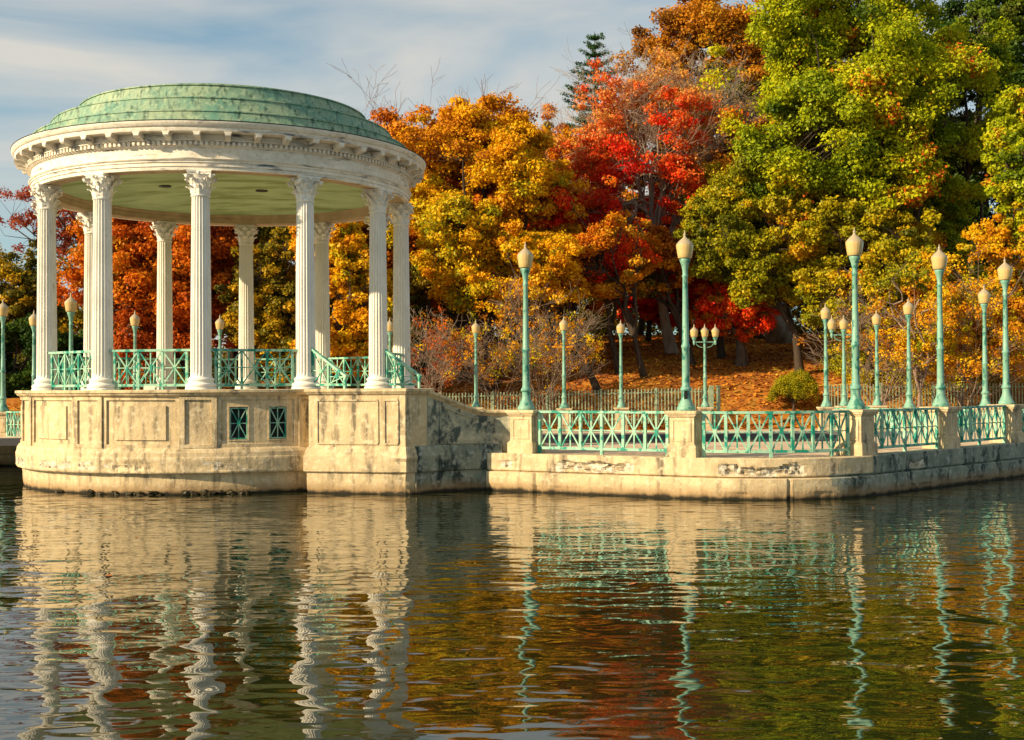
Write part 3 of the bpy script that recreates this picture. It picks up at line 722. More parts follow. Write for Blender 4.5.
def triple_proto(label):
    r = thing('triple_lamp_post', label, 'lamp post', (0, 0, 0), 0, 'three-globe lamp posts beyond the promenade')
    b_ = bmesh.new(); P = [(x, z*.945) for x, z in LAMP_PROF]; revolve(b_, P, 20); obj('post', b_, M['post'], r, 'auto')
    b_ = bmesh.new()
    bar(b_, (-.48, 0, 2.92), (.48, 0, 2.92), .05, .05)
    for s in (-1, 1):
        for i in range(5):
            a = i/5*PI/2; a2 = (i+1)/5*PI/2
            bar(b_, (s*(.1+.30*math.sin(a)), 0, 2.68+.22*(1-math.cos(a))), (s*(.1+.30*math.sin(a2)), 0, 2.68+.22*(1-math.cos(a2))), .03, .03)
        revolve(b_, [(0, 2.78), (.03, 2.79), (.05, 2.84), (.06, 2.9), (.05, 2.98), (.09, 3.05), (.11, 3.12), (.11, 3.15), (0, 3.15)], 16, center=(s*.48, 0))
    obj('cross_arm', b_, M['post'], r)
    for x in (-.48, 0, .48): globe_parts(r, (x, 0, 3.15), .95)
    return r
g_order = ['nearest stone pier carrying a lamp post, joined to the curved stair wall', 'square stone pier between the straight railing and the curved railing',
           'stone pier at the right end of the curved railing', 'second stone pier of the row receding right of the rounded corner', 'farthest stone pier of the front row, near the right edge']
PG = 'stone piers carrying the front lamp posts'
lamps = ['tall green lamp post on the pier at the foot of the curved stair wall', 'tall green lamp post with an open hatch in its base, between straight and curved railings',
         'tall green lamp post on the pier at the right end of the curved railing', 'green lamp post on the second pier right of the curved railing', 'tall green lamp post on the front pier nearest the right edge']
pp = pier_proto('stone_pier', g_order[0], .56, 1.01, PG); lp = lamp_proto(lamps[0])
rot01 = math.atan2(d01.y, d01.x); rot23 = math.atan2(d23.y, d23.x)
hs = [1.0, 1.0, 1.02, 1.0, .99]
for i, (P_, rz) in enumerate(((L0, rot01), (L1, rot01), (L2, rot23), (L3, rot23), (L4, rot23))):
    p_ = pp if i == 0 else dup(pp, label=g_order[i]); p_.location = (P_.x, P_.y, .862); p_.rotation_euler = (0, 0, rz)
    l_ = lp if i == 0 else dup(lp, label=lamps[i]); l_.location = (P_.x, P_.y, 1.873); l_.scale = (hs[i],)*3
    if i == 1:
        b_ = bmesh.new(); box(b_, (0, 0, 0), (.075, .03, .16)); h_ = obj('open_hatch', b_, M['black'], l_); h_.location = (-.02, -.105, .34)
dup(pp, (L5.x, L5.y, .862), rot23, 'stone pier just past the right edge of the view')
# inner lamps: (px, distance, pier top z, label)
inner = [(3, 42.0, 1.65, 'lamp post at the far left edge on the left quay'), (34, 46.5, 1.55, 'lamp post partly hidden behind the leftmost bandstand column'),
         (71, 37.5, 1.50, 'lamp post seen through the leftmost bay of the bandstand'), (135, 47.0, 1.55, 'lamp post seen through the second bay of the bandstand against rusty leaves'),
         (220, 50.2, 1.55, 'lamp post seen just right of the front middle bandstand column'), (390, 52, 1.5, 'lamp post mostly hidden between the two rightmost bandstand columns'),
         (476, 54, 1.50, 'small far lamp post left of the pier at the curved stair wall'), (564, 51.5, 1.48, 'small far lamp post first to the right of the nearest tall lamp'),
         (621, 54, 1.45, 'small far lamp post midway between the two nearest tall lamps'), (826, 45.7, 1.58, 'shorter lamp post on a lit pier behind the right end of the curved railing'),
         (877, 49.5, 1.55, 'far lamp post behind the pier of the curved railing, before yellow leaves'), (909, 43, 1.58, 'back row lamp post between the second and third tall right lamps'),
         (985, 38.5, 1.66, 'back row lamp post close beside the rightmost tall lamp')]
pi_ = pier_proto('back_pier', 'x', .46, 1.06, 'stone piers carrying the back lamp posts'); first = True; inpos = {}
for px, d, z, lab in inner:
    x, y = at(px, d); plab = 'pier under the ' + lab
    plab = ' '.join(plab.split()[:16])
    q_ = pi_ if first else dup(pi_); q_['label'] = plab; q_.location = (x, y, z-1.06); q_.rotation_euler = (0, 0, R(random.uniform(-8, 8)) if px > 800 else 0); first = False
    l_ = dup(lp, (x, y, z+.002), 0, lab); l_.scale = (1, 1, 1); inpos[px] = (x, y, z)
tp = triple_proto('three-globe lamp post before the leafy slope, behind the tall lamp with the open hatch')
x, y = at(705, 54); tp.location = (x, y, 1.45); tp.rotation_euler = (0, 0, R(3))
x2, y2 = at(844, 49.5); t2 = dup(tp, (x2, y2, 1.55), R(-4), 'three-globe lamp post half hidden behind the tall lamp at the curved railing end')
for x, y, z, lb in ((x, y, 1.45, 'small stone pier under the three-globe lamp left of the slope'), (x2, y2, 1.55, 'small stone pier under the right three-globe lamp')):
    dup(pi_, (x, y, z-1.06-.002), 0, lb)
# front railings
RG = 'green star-pattern railings along the quay'
def front_rail(a, c, n, lab, arc=False, zf=.87):
    r = thing('quay_railing', lab, 'railing', (0, 0, 0), 0, RG)
    if arc: pts = [arc_pt(t_, .10) for t_ in np.linspace(.105, .895, n+1)]
    else:
        d = (c-a).normalized(); L_ = (c-a).length; pts = [a+d*(.40+(L_-.80)*i/n)+nrm(d)*.10 for i in range(n+1)]
    build_rail(r, pts, zf+.13, zf+.965, zf, M['teal'], 3, .032, .065, .03)
front_rail(L0, L1, 6, 'straight green star-pattern railing between the two nearest tall lamps')
front_rail(L1, L2, 7, 'curved green star-pattern railing on the rounded quay corner', True)
front_rail(L2, L3, 6, 'green railing just right of the curved railing, on the shaded quay')
front_rail(L3, L4, 6, 'green railing between the second and third receding piers on the right')
front_rail(L4, L5, 6, 'green railing running out of the right edge of the view')
# back railings
def back_rail(p, q, zt, n, lab):
    r = thing('back_railing', lab, 'railing', (0, 0, 0), 0, 'green railings along the back of the promenade')
    a = Vector(p); c = Vector(q); d = (c-a).normalized(); L_ = (c-a).length; pts = [a+d*(.33+(L_-.66)*i/n) for i in range(n+1)]
    build_rail(r, pts, zt-.90, zt-.06, zt-1.05, M['teal'], 3, .03, .06, .03)
I = inpos
#back_rail(I[564][:2], I[621][:2], 1.47, 5, 'far railing between the two small far lamps behind the straight railing')
#back_rail(I[476][:2], I[564][:2], 1.48, 7, 'far railing left of the small far lamps, behind the curved stair wall')
#back_rail(I[621][:2], at(705, 54), 1.46, 7, 'far railing running to the left three-globe lamp')
back_rail(I[826][:2], I[909][:2], 1.58, 7, 'back railing right of the lit pier behind the curved railing')
back_rail(I[909][:2], I[985][:2], 1.62, 9, 'back railing behind the second and third tall right lamps')
back_rail(I[985][:2], (20.5, 40.5), 1.66, 8, 'back railing at the far right edge')
back_rail(at(844, 49.5), I[877][:2], 1.55, 3, 'short far railing beside the right three-globe lamp')
#back_rail(I[3][:2], at(34, 46.5), 1.6, 6, 'far railing on the left quay beside the edge lamp')
# small railing by the left pier
back_rail(at(2, 41.0), at(42, 39.6), 1.72, 4, 'short railing on the left quay against the round base')
# picket fences
def picket(p, q, z0f, h, lab, sp=.155):
    r = thing('picket_fence', lab, 'fence', (0, 0, 0), 0, 'pale green picket fences below the slope')
    a = Vector(p); c = Vector(q); d = (c-a).normalized(); L_ = (c-a).length; n = int(L_/sp); rz = math.atan2(d.y, d.x)
    npst = max(1, int(L_/2.4)); pk = bmesh.new(); rl = bmesh.new()
    for i in range(n+1):
        v = a+d*(i*L_/n); z = z0f(i/n); hh = h+random.uniform(-.02, .02)
        box(pk, (v.x, v.y, z+.05+hh/2), (.055, .03, hh), rz)
    for i in range(npst):
        t0, t1 = i/npst, (i+1)/npst; v0 = a+d*L_*t0; v1 = a+d*L_*t1
        for zz in (.25, h-.12): bar(rl, (v0.x, v0.y+.03, z0f(t0)+zz), (v1.x, v1.y+.03, z0f(t1)+zz), .05, .03)
    obj('picket_panel', pk, M['fence'], r); obj('rail', rl, M['fence'], r)
    for i in range(npst+1):
        t0 = i/npst; v0 = a+d*L_*t0; b_ = bmesh.new(); box(b_, (v0.x, v0.y, z0f(t0)+h/2+.02), (.10, .10, h+.16), rz); obj('post', b_, M['fence'], r)
x0, y0 = at(440, 58); x1, y1 = at(712, 56)
picket((x0, y0), (x1, y1), lambda t_: .45+.2*t_, 1.62, 'long picket fence behind the small far lamps, ending at the gate post')
x2_, y2_ = at(828, 58); picket((x2_, y2_), (33, 58), lambda t_: .62, 1.78, 'picket fence behind the right-hand lamps below the yellow trees')
gt = thing('gate_post_pair', 'pair of tall pale green gate posts ending the long picket fence', 'gate post')
for px in (711.5, 718):
    x, y = at(px, 54.5); b_ = bmesh.new(); box(b_, (x, y, 1.35), (.16, .16, 2.0)); box(b_, (x, y, 2.38), (.20, .20, .07)); obj('post', b_, M['fence'], gt)
x, y = at(714.7, 54.5); b_ = bmesh.new()
for i in range(3): box(b_, (x, y, .7+i*.7), (.24, .05, .06))
obj('cross_bar', b_, M['fence'], gt)

# ------------------------------------------------------------------ trees
def tubes(name, segs, m_, parent, ns=6):
    """segs: list of polylines [(p, r), ...]"""
    VV = []; QQ = []; off = 0
    for line in segs:
        P = np.array([list(p) for p, r in line]); Rr = np.array([r for p, r in line]); n = len(P)
        T = np.gradient(P, axis=0); T /= np.linalg.norm(T, axis=1)[:, None]+1e-9
        up = np.array([0.31, 0.17, 1.0]); up = up if abs(T[0].dot(up))/np.linalg.norm(up) < .9 else np.array([1.0, .2, .1])
        X = np.cross(T, up); X /= np.linalg.norm(X, axis=1)[:, None]+1e-9; Y = np.cross(T, X)
        k = ns if Rr[0] > .05 else (4 if Rr[0] > .02 else 3); a = np.arange(k)*2*PI/k
        ring = P[:, None, :]+Rr[:, None, None]*(np.cos(a)[None, :, None]*X[:, None, :]+np.sin(a)[None, :, None]*Y[:, None, :])
        VV.append(ring.reshape(-1, 3)); id_ = off+np.arange(n*k).reshape(n, k); nxt = np.roll(id_, -1, axis=1)
        QQ.append(np.stack([id_[:-1], nxt[:-1], nxt[1:], id_[1:]], -1).reshape(-1, 4)); off += n*k
    return mesh_np(name, np.concatenate(VV), np.concatenate(QQ), m_, parent, smooth=True)
def leaves(name, C, rad, per, size, m_, parent, tclump, flat=.6, tvar=.10, hang=0.0):
    nc = len(C); per = np.maximum(3, (per*2.7*np.ones(nc)).astype(int)); idx_ = np.repeat(np.arange(nc), per); n = len(idx_)
    D = rng.normal(size=(n, 3)); D /= np.linalg.norm(D, axis=1)[:, None]; u = rng.random(n)**.38*(1+.18*rng.normal(size=n))
    off = D*u[:, None]*rad[idx_][:, None]*np.array([1, 1, flat]); P = C[idx_]+off+rng.normal(size=(n, 3))*.05
    Nn = D*.6+np.array([-.10, -.15, .35])+rng.normal(size=(n, 3))*.6; Nn /= np.linalg.norm(Nn, axis=1)[:, None]
    A = np.cross(Nn, rng.normal(size=(n, 3))); A /= np.linalg.norm(A, axis=1)[:, None]; B = np.cross(Nn, A)
    size = size*.54; s = size*(.55+.9*rng.random(n)); a = A*s[:, None]; b_ = B*(s*.62)[:, None]; bend = Nn*(s*.22)[:, None]
    Vv = np.stack([P+a, P+b_+bend, P-a*.9, P-b_+bend], 1).reshape(-1, 3)
    tt = np.clip(tclump[idx_]+rng.normal(size=n)*tvar, 0, 1)
    return mesh_np(name, Vv, np.arange(n*4).reshape(-1, 4), m_, parent, tint=np.repeat(tt, 4))
def noise3(P, s, seed=0): return np.array([mnoise.noise(Vector((p[0]*s+seed, p[1]*s-seed*.7, p[2]*s+seed*1.3))) for p in P])
def skeleton(p0, n_main, rx, L0_, tr, lev, H=None, rmin=.007):
    segs = []; tips = []
    def grow(p, dr, L_, r, lv):
        n = 5; line = [(p.copy(), r)]; q = p.copy(); dd = dr.copy()
        for i in range(n):
            dd = dd+rng.normal(size=3)*.13+np.array([0, 0, .03]); dd /= np.linalg.norm(dd); q = q+dd*L_/n; line.append((q.copy(), max(rmin, r*(1-.75*(i+1)/n))))
        segs.append(line)
        if lv == 0: tips.append(q); return
        for j in range(random.randint(3, 4)):
            s_ = line[random.randint(2, n)]; nd_ = dd+rng.normal(size=3)*.55; nd_[2] = abs(nd_[2])*.8+.1; nd_ /= np.linalg.norm(nd_); grow(s_[0], nd_, L_*random.uniform(.5, .8), max(rmin, s_[1]*.75), lv-1)
    H = H or L0_/.48
    for k in range(n_main):
        a = k*2*PI/n_main+random.uniform(-.3, .3); sp_ = rx/max(H, .1); dr = np.array([math.cos(a)*sp_, math.sin(a)*sp_, 1.0]); dr /= np.linalg.norm(dr)
        grow(np.array(p0, float), dr, L0_, tr, lev)
    return segs, tips
def tree(name, label, px, d, hw, yt, yb, pal, nc=190, per=170, size=.17, bark='bark', tpx=None, fill=.5, gap=-.28, group='autumn trees on the slope', tbase=.45, theight=0., cr=(.75, 1.35), tr=None, depth=.75, seed=0, flat=.6, limbs=9, twigs=True, skel=None):
    nc = int(nc*2.5); per = per/2.35; cr = (cr[0]*.55, cr[1]*.72)
    x, y = at(px, d); rx = hw*d/F; zt = zat(px, yt, d); zb_ = zat(px, yb, d); tx, ty = at(tpx if tpx is not None else px, d)
    g0 = ground_z(tx, ty); cz = (zt+zb_)/2; rz = (zt-zb_)/2; ry = max(2.0, rx*depth)
    root = thing(name, label, 'tree', (tx, ty, g0), 0, group); base = np.array([tx, ty, g0])
    # clump centres inside a lumpy envelope, mostly near its surface
    pts = []
    while len(pts) < nc:
        D = rng.normal(size=(nc*3, 3)); D /= np.linalg.norm(D, axis=1)[:, None]; u = fill+(1-fill)*rng.random(nc*3)**.6
        lump = np.array([1+.50*mnoise.noise(Vector((q[0]*2.3+seed, q[1]*2.3, q[2]*2.3)))-.04 for q in D]); u = u*lump
        P = D*u[:, None]*np.array([rx, ry, rz])+np.array([x, y, cz])
        P[:, 2] = np.where(P[:, 2] < cz, cz+(P[:, 2]-cz)*.92, P[:, 2])
        v = noise3(P, .34, seed+2); P = P[(v > gap) & (P[:, 1] < y+ry*.75)]
        pts += list(P[:nc-len(pts)])
    C = np.array(pts); rad = rng.uniform(cr[0], cr[1], nc)*min(1.15, max(.5, rx/6))
    hrel = (C[:, 2]-zb_)/(zt-zb_)
    tcl = np.clip(tbase+theight*(hrel-.5)+.50*noise3(C, .22, seed+9)+rng.normal(size=nc)*.15, 0, 1)
    leaves('crown', C-base, rad, per, size, LM[pal], root, tcl, flat)
    # trunk, limbs, branches
    tr = tr or .028*(zt-g0); segs = []; top = np.array([x, y, cz+rz*.45])
    nT = 9; tl = []
    for i in range(nT):
        u = i/(nT-1); p = base*(1-u)+top*u; s_ = math.sin(u*PI)
        p = p+np.array([mnoise.noise(Vector((u*3, seed, 1)))*.9*s_, mnoise.noise(Vector((u*3, seed, 5)))*.7*s_, -.2 if i == 0 else 0])
        tl.append((p, tr*((1-u)**.8*.86+.10)+(tr*.45 if i == 0 else (tr*.1 if i == 1 else 0))))
    segs.append(tl); nodes_ = [(p, r) for p, r in tl[3:]]
    for k in range(limbs):
        st = tl[random.randint(2, 6)]; a = k*2.4+random.uniform(-.3, .3); el = random.uniform(-.15, .8)
        e = np.array([x+math.cos(a)*rx*.8*math.cos(el), y+math.sin(a)*ry*.8*math.cos(el), cz+rz*.8*math.sin(el)]); line = []
        for i in range(8):
            u = i/7; p = st[0]*(1-u)+e*u; p = p+np.array([mnoise.noise(Vector((u*3, k, seed)))*.8, mnoise.noise(Vector((u*3, k+9, seed)))*.8, -.12*rx*math.sin(u*PI)*(.5) + mnoise.noise(Vector((u*3, k+19, seed)))*.8])*math.sin(u*PI*.9)
            line.append((p, max(.03, st[1]*.55*(1-u)+.03)))
        segs.append(line); nodes_ += line[1:]
    NP = np.array([p for p, r in nodes_]); NR = [r for p, r in nodes_]
    if twigs:
        for c in C:
            j = int(np.argmin(((NP-c)**2).sum(1)+(NP[:, 2] > c[2])*3)); s_ = NP[j]; mid = (s_+c)/2+rng.normal(size=3)*.25; r0 = min(.05, NR[j]*.5)
            segs.append([(s_, r0), (mid, r0*.6), (c, r0*.3), (c+(c-mid)*.25+rng.normal(size=3)*.15, .006)])
    if skel: segs += skeleton(tl[4][0], skel[0], rx*.85, (zt-tl[4][0][2])*.55, skel[2], skel[1])[0]
    tubes('trunk', [[(p-base, r) for p, r in l] for l in segs], M[bark], root)
    return root
def bare_tree(name, label, px, d, yt, hw, yb=None, bark='twig', n_main=6, lev=4, group='bare leafless trees', leafn=0, pal='gold', tr=.09, base_z=None, rmin=.008):
    x, y = at(px, d); g0 = ground_z(x, y) if base_z is None else base_z; H = zat(px, yt, d)-g0; rx = hw*d/F
    root = thing(name, label, 'tree', (x, y, g0), 0, group)
    segs, tips = skeleton(np.array([0., 0., 0.]), n_main, rx*1.1, H*.42, tr, lev, H, rmin)
    tubes('branches', segs, M[bark], root)
    if leafn:
        T = np.array(tips); T = T[rng.random(len(T)) < leafn]
        leaves('leaves', T, np.full(len(T), .28), 14, .11, LM[pal], root, rng.random(len(T)), 1)
    return root

# back row first
tree('oak_tree', 'olive and brown tree at the far left edge, left of the bandstand', 14, 84, 52, 250, 392, 'olive', 120, 140, .2, seed=1, tbase=.3, fill=.3)
tree('oak_tree', 'thin maroon-leaved tree reaching out left of the leftmost column', 82, 66, 92, 178, 262, 'maroon', 80, 85, .13, 'darkbark', tpx=200, seed=2, fill=.2, gap=-.15, tr=.25, cr=(.5, .9), limbs=12)
tree('oak_tree', 'rust-orange oak seen between the left columns of the bandstand', 165, 64, 95, 150, 372, 'rust', 300, 190, .17, seed=3, tbase=.45, fill=.35, gap=-.35)
tree('oak_tree', 'sparse rusty tree top under the green ceiling behind the middle columns', 245, 72, 62, 190, 360, 'maroon', 90, 110, .17, 'darkbark', seed=4, fill=.3, gap=-.15)
tree('oak_tree', 'dark olive tree with yellow patches behind the right bandstand columns', 285, 62, 62, 215, 392, 'olive', 190, 190, .17, 'darkbark', seed=5, tbase=.42, fill=.3, tpx=292)
tree('oak_tree', 'tall olive tree directly behind the bandstand roof', 225, 74, 112, 116, 262, 'olive', 260, 190, .19, 'darkbark', seed=40, tbase=.3, tpx=232, tr=.4)
tree('oak_tree', 'yellow tree directly behind the stair railings of the bandstand', 345, 60, 55, 205, 385, 'gold', 160, 190, .16, seed=6, tbase=.62, tpx=330)
tree('oak_tree', 'amber oak beside the bandstand roof, below the bare branches', 425, 76, 82, 108, 330, 'amber', 250, 190, .19, 'darkbark', seed=7, tbase=.45)
tree('oak_tree', 'large golden oak right of the bandstand roof', 485, 64, 92, 96, 318, 'gold', 330, 210, .165, 'darkbark', seed=8, tbase=.52, theight=-.35, tpx=490)
tree('oak_tree', 'orange tree left of the red maple, under the spruce top', 570, 80, 62, 114, 330, 'amber', 190, 190, .19, 'darkbark', seed=9, tbase=.4, tpx=560)
tree('oak_tree', 'low golden tree above the small far lamps', 530, 61, 62, 225, 322, 'gold', 120, 120, .15, 'darkbark', seed=10, tbase=.6, tpx=600, tr=.18)
tree('red_maple', 'big red maple with pale orange top in the middle of the slope', 642, 70, 92, 64, 305, 'maple', 330, 95, .15, 'greybark', seed=11, tbase=.58, theight=.85, tpx=673, gap=-.16, tr=.30, cr=(.6, 1.1), skel=(8, 5, .13))
tree('oak_tree', 'tall brown-orange tree rising behind the red maple', 715, 92, 92, -18, 215, 'brown', 260, 200, .22, 'darkbark', seed=12, tbase=.45, tpx=700)
tree('oak_tree', 'brown-olive tree between the red maple and the big green tree', 745, 78, 58, 40, 300, 'brown', 170, 190, .19, 'darkbark', seed=13, tbase=.55, tpx=765)
tree('maple_tree', 'huge yellow-green maple filling the upper right', 855, 63, 122, -45, 228, 'green', 400, 230, .17, 'darkbark', seed=14, tbase=.58, theight=.0, tpx=905, tr=.5, gap=-.04, fill=.35)
tree('maple_tree', 'yellow-green tree hanging over the slope right of the red maple', 762, 64, 72, 165, 308, 'ygreen', 220, 190, .16, 'darkbark', seed=15, tbase=.45, tpx=800, tr=.22)
tree('maple_tree', 'lower green tree behind the tall lamp of the curved railing', 870, 62, 78, 190, 345, 'ygreen', 210, 190, .16, 'darkbark', seed=16, tbase=.5, tpx=868, tr=.2)
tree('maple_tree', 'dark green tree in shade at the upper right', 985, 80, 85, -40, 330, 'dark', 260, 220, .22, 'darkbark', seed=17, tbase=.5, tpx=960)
tree('maple_tree', 'lit yellow-green tree cut by the right edge of the view', 1040, 58, 45, 60, 270, 'green', 110, 190, .16, 'darkbark', seed=18, tbase=.6, tpx=1045)
tree('oak_tree', 'loose golden-yellow tree behind the right-hand lamps', 980, 58, 72, 205, 385, 'gold', 170, 100, .14, 'bark', seed=19, tbase=.5, gap=-.12, cr=(.6, 1.0), tpx=955, tr=.14)
tree('oak_tree', 'thin yellow sapling near the second tall right lamp', 915, 54, 45, 255, 370, 'gold', 60, 80, .13, 'twig', seed=20, tbase=.75, gap=-.1, cr=(.5, .9), tpx=918, tr=.10)
tree('red_maple', 'small scarlet tree on the crest right of the left three-globe lamp', 737, 66, 42, 276, 338, 'scarlet', 95, 150, .15, 'bark', seed=21, tbase=.5, tpx=741, tr=.32, fill=.3)
tree('red_maple', 'scarlet tree low in front of the orange and golden trees left of the big maple', 588, 64, 64, 180, 305, 'scarlet', 85, 80, .15, 'darkbark', seed=31, tbase=.5, tpx=620, tr=.18, gap=-.1, fill=.3)
tree('red_maple', 'dark red tree low behind the tall lamp with the open hatch', 665, 76, 60, 225, 330, 'scarlet', 110, 170, .17, 'darkbark', seed=22, tbase=.3, tpx=648, tr=.18)
tree('evergreen_tree', 'dark evergreen low at the left edge behind the edge lamp', 15, 66, 46, 312, 408, 'dark', 110, 200, .18, 'darkbark', seed=23, group=None or 'dark evergreens by the left quay')
tree('evergreen_tree', 'dark evergreen behind the leftmost bandstand bay', 75, 74, 45, 330, 405, 'dark', 90, 180, .18, 'darkbark', seed=24, group='dark evergreens by the left quay')
tree('oak_tree', 'thin dark-trunked tree left of the tall lamp with the open hatch', 655, 66, 42, 232, 296, 'amber', 60, 130, .15, 'darkbark', seed=25, tpx=692, tr=.22)
tree('oak_tree', 'brown-gold tree between the golden oak and the red maple', 568, 71, 58, 132, 290, 'amber', 150, 150, .16, 'darkbark', seed=41, tbase=.55, tpx=578, tr=.2, gap=-.2)
tree('oak_tree', 'orange-tipped tree hanging in front of the red maple at its left foot', 610, 63, 46, 210, 302, 'amber', 80, 110, .14, 'darkbark', seed=42, tbase=.55, tpx=645, tr=.16, gap=-.1)
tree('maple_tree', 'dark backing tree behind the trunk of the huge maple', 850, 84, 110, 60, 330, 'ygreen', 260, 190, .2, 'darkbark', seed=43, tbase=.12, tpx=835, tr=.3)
tree('maple_tree', 'olive tree just right of the red maple, above the scarlet one', 728, 68, 44, 170, 285, 'ygreen', 120, 160, .15, 'darkbark', seed=44, tbase=.4, tpx=722, tr=.2)
tree('maple_tree', 'yellow-green tree between the second and third tall right lamps', 925, 66, 60, 165, 330, 'green', 150, 180, .16, 'darkbark', seed=45, tbase=.62, tpx=930, tr=.25)
tree('oak_tree', 'brown tree filling the gap behind the red maple', 652, 86, 56, 110, 320, 'brown', 150, 150, .2, 'darkbark', seed=46, tbase=.3, tpx=640, tr=.2)
tree('maple_tree', 'green tree between the huge maple and the right edge tree', 968, 68, 62, 20, 200, 'green', 130, 170, .16, 'darkbark', seed=47, tbase=.42, tpx=975, tr=.2, gap=-.05)
# extra trunks on the slope, carrying high crowns
tree('oak_tree', 'dark trunked oak rising behind the small far lamp at left', 460, 68, 50, 240, 340, 'olive', 90, 150, .17, 'darkbark', seed=26, tpx=462, tr=.42, group='autumn trees on the slope')
tree('oak_tree', 'olive tree right of the leftmost small far lamp', 515, 72, 50, 235, 335, 'olive', 90, 150, .17, 'darkbark', seed=27, tpx=512, tr=.35)
# spruce
def spruce(px, d, yt, hw):
    x, y = at(px, d); g0 = ground_z(x, y); zt = zat(px, yt, d); H = zt-g0; rx = hw*d/F
    root = thing('spruce_tree', 'dark spruce top rising against the sky left of the red maple', 'tree', (x, y, g0)); segs = [[(np.array([0, 0, H*k/8]), .26*(1-k/8)+.02) for k in range(9)]]; C = []; Rd = []
    z = H*.35
    while z < H-.3:
        u = (H-z)/(H*.30); Lb = min(rx*u**.75*1.0, rx*1.5)+.25; nb = 8; a0 = random.random()*6
        for k in range(nb):
            a = a0+k*2*PI/nb+random.uniform(-.25, .25); ln = Lb*random.uniform(.35, 1.25); pts = [np.array([math.cos(a)*ln*t_, math.sin(a)*ln*t_, z+ln*(-.10*t_+.28*t_*t_)]) for t_ in (0, .33, .66, 1)]
            segs.append([(p, .04*(1-i*.3)+.005) for i, p in enumerate(pts)])
            for t_ in np.linspace(.25, 1, max(2, int(ln/.3))): C.append(np.array([math.cos(a)*ln*t_, math.sin(a)*ln*t_, z+ln*(-.10*t_+.28*t_*t_)-.05])); Rd.append(.26)
        z += .70
    tubes('trunk', segs, M['darkbark'], root); C = np.array(C); leaves('crown', C, np.array(Rd), 16, .13, LM['needle'], root, rng.random(len(C)), .45)
spruce(597, 96, 30, 31)
bare_tree('bare_tree', 'leafless tree whose twigs show above the bandstand roof edge', 384, 82, 84, 48, n_main=7, lev=5, tr=.16, rmin=.011, bark='redtwig')
bare_tree('bare_tree', 'leafless tree right of the first, twigs above the golden crown', 442, 84, 94, 34, n_main=6, lev=5, tr=.14, rmin=.010, bark='redtwig')
bare_tree('bare_shrub', 'bare spreading shrub behind the nearest tall lamp', 548, 57, 262, 42, n_main=6, lev=4, tr=.055, leafn=.08)
bare_tree('bare_shrub', 'bare twiggy shrub left of the nearest tall lamp', 500, 58, 292, 34, n_main=6, lev=4, tr=.05, leafn=.10)
bare_tree('bare_shrub', 'bare twiggy shrub right behind the rightmost bandstand column', 437, 57, 300, 24, n_main=6, lev=4, tr=.05, leafn=.1, pal='rust')
bare_tree('bare_shrub', 'bare spreading small tree behind the right lamps below the big maple', 880, 56, 262, 38, n_main=6, lev=4, tr=.055, leafn=.06)
bare_tree('bare_shrub', 'bare slender small tree before the yellow foliage at far right', 965, 55, 250, 36, n_main=6, lev=4, tr=.05, leafn=.5)
# weeping round shrub
x, y = at(793, 59); g0 = ground_z(x, y); root = thing('weeping_shrub', 'low round weeping shrub with yellow-green leaves alone on the slope', 'shrub', (x, y, g0))
C = []; nC = 420
for i in range(nC):
    a = rng.random()*2*PI; u = rng.random()**.6; C.append((math.cos(a)*1.22*u, math.sin(a)*1.22*u, .98+.84*math.sqrt(max(0, 1-u*u))*(.92+.14*rng.random())-(.28*rng.random() if u > .7 else 0)))
C = np.array(C); C *= (1+.22*noise3(C, 1.6, 3))[:, None]; leaves('crown', C, np.full(nC, .15), 34, .055, LM['ygreen'], root, np.clip(.42+rng.normal(size=nC)*.15, 0, 1), 1.5)
tubes('trunk', [[(np.array([0, 0, -.1]), .09), (np.array([.03, 0, .5]), .07), (np.array([-.02, 0, 1.2]), .04)]]+[[(np.array([0, 0, .6]), .03), (c*np.array([.6, .6, .9]), .015), (c, .006)] for c in C[::12]], M['darkbark'], root)
# boulder
bm = bmesh.new(); bmesh.ops.create_icosphere(bm, subdivisions=4, radius=1)
for v in bm.verts:
    p = v.co.copy(); k = 1+.35*mnoise.fractal(p*1.1, 1, 2, 4); v.co = Vector((p.x*.85*k+(.25*p.z), p.y*.8*k, p.z*1.45*k))
o = obj('boulder', bm, M['rock'], None, True); x, y = at(781, 74); o.location = (x, y, ground_z(x, y)+.9); tag(o, 'upright grey boulder on the crest right of the scarlet tree', 'boulder')
# low undergrowth and far woods reading as one mass
def mass(name, pts, rad, per, size, pal, tb, label, cat):
    C = np.array(pts); o = leaves(name, C, rad, per, size, LM[pal], None, np.clip(tb+.4*noise3(C, .15, 4)+rng.normal(size=len(C))*.1, 0, 1), .8); setting(o, 'stuff', label, cat); return o
pts = []
for i in range(900):
    x = rng.uniform(-62, 62); y = rng.uniform(104, 116); pts.append((x, y, ground_z(x, y)+rng.random()**.8*(9+3*math.sin(x*.21))))
mass('distant_woods', pts, rng.uniform(1.2, 2.3, 900), 70, .33, 'olive', .35, 'dark olive woods far behind the trees on the slope', 'woods')
pts = []
for i in range(320):
    x = rng.uniform(-36, -5); y = rng.uniform(66, 84); pts.append((x, y, ground_z(x, y)+rng.random()*1.3))
mass('undergrowth', pts, rng.uniform(.5, 1.1, 320), 90, .15, 'olive', .2, 'dark undergrowth between the trunks on the slope', 'undergrowth')
pts = []
for i in range(130):
    x = rng.uniform(17, 34); y = rng.uniform(60, 66); pts.append((x, y, ground_z(x, y)+rng.random()*1.5))
mass('undergrowth', pts, rng.uniform(.5, 1.0, 130), 90, .13, 'ygreen', .4, 'yellow-green undergrowth behind the right picket fence', 'undergrowth')
pts = []
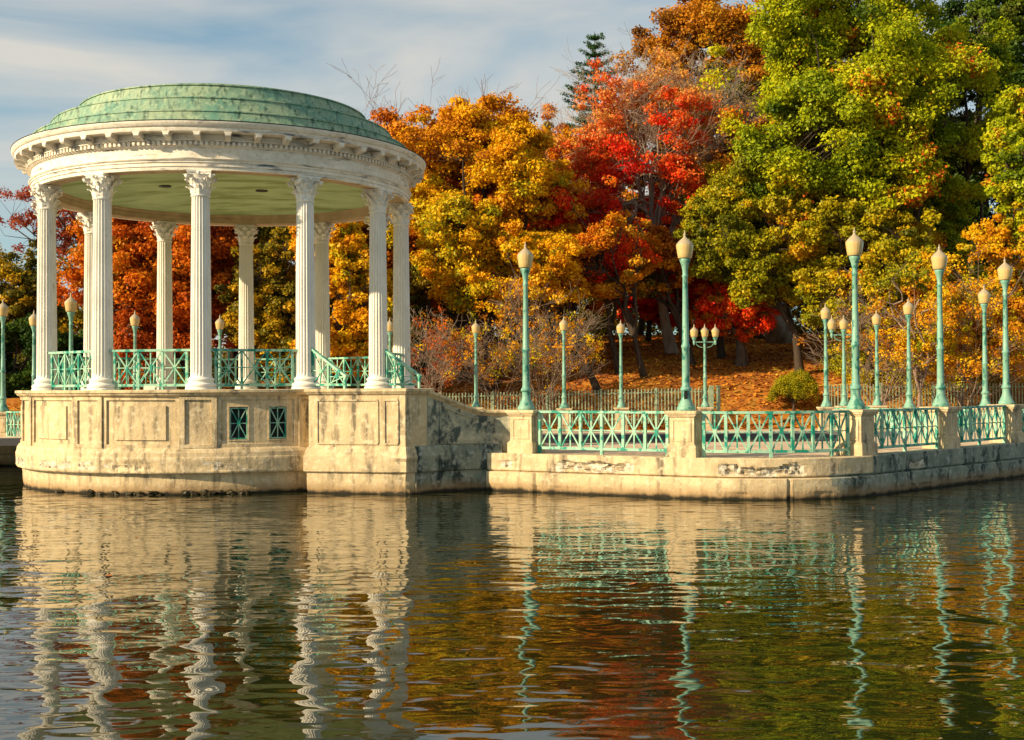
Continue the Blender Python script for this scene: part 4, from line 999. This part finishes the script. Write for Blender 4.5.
for i in range(420):
    x = rng.uniform(-12, 40); y = rng.uniform(90, 98); pts.append((x, y, ground_z(x, y)+rng.random()*6))
mass('undergrowth', pts, rng.uniform(.8, 1.5, 420), 70, .22, 'olive', .15, 'dark thicket behind the crest of the leafy slope', 'undergrowth')
# fallen leaves on the slope
n = 70000; X = rng.uniform(-26, 40, n); Y = 56.5+rng.random(n)**1.3*40
Z = np.array([ground_z(a, c) for a, c in zip(X, Y)])+.02+rng.random(n)*.05
P = np.stack([X, Y, Z], 1); Nn = rng.normal(size=(n, 3))*.35+np.array([0, -.1, 1]); Nn /= np.linalg.norm(Nn, axis=1)[:, None]; A = np.cross(Nn, rng.normal(size=(n, 3))); A /= np.linalg.norm(A, axis=1)[:, None]; B = np.cross(Nn, A); s = rng.uniform(.05, .12, n)[:, None]
Vv = np.stack([P+A*s, P+B*s*.7, P-A*s, P-B*s*.7], 1).reshape(-1, 3)
tt = np.clip(.38+.85*noise3(P[::1], .35, 3)+rng.normal(size=n)*.2, 0, 1)
setting(mesh_np('fallen_leaves', Vv, np.arange(n*4).reshape(-1, 4), LM['litter'], tint=np.repeat(tt, 4)), 'stuff', 'orange and brown fallen leaves covering the slope', 'fallen leaves')
# a few leaves afloat
fl = None
spots = [(838, 21, 'orange leaf afloat near the shaded quay'), (872, 23.5, 'pale leaf afloat close to the dark right quay'), (757, 23.8, 'small pale leaf afloat by the rounded quay corner')]
for k_ in range(9):
    px = random.choice([random.uniform(520, 1010), random.uniform(60, 1000)]); dq = random.uniform(13, 21); spots.append((px, dq, 'small brown leaf afloat on the open pond away from the walls'))
for px, d, lb in spots:
    x, y = at(px, d); b_ = bmesh.new(); vs = [b_.verts.new(v) for v in ((.09, 0, .012), (.03, .05, .006), (-.08, .02, .014), (-.05, -.05, .006), (.03, -.05, .008))]; b_.faces.new(vs)
    o = obj('floating_leaf', b_, mat('leaf', (.5, .18, .04), (.4, .12, .03), 9)); o.location = (x, y, .004); o.rotation_euler = (0, 0, px); tag(o, lb, 'leaf', 'leaves floating on the water'); o.scale = (random.uniform(.5, .9),)*3
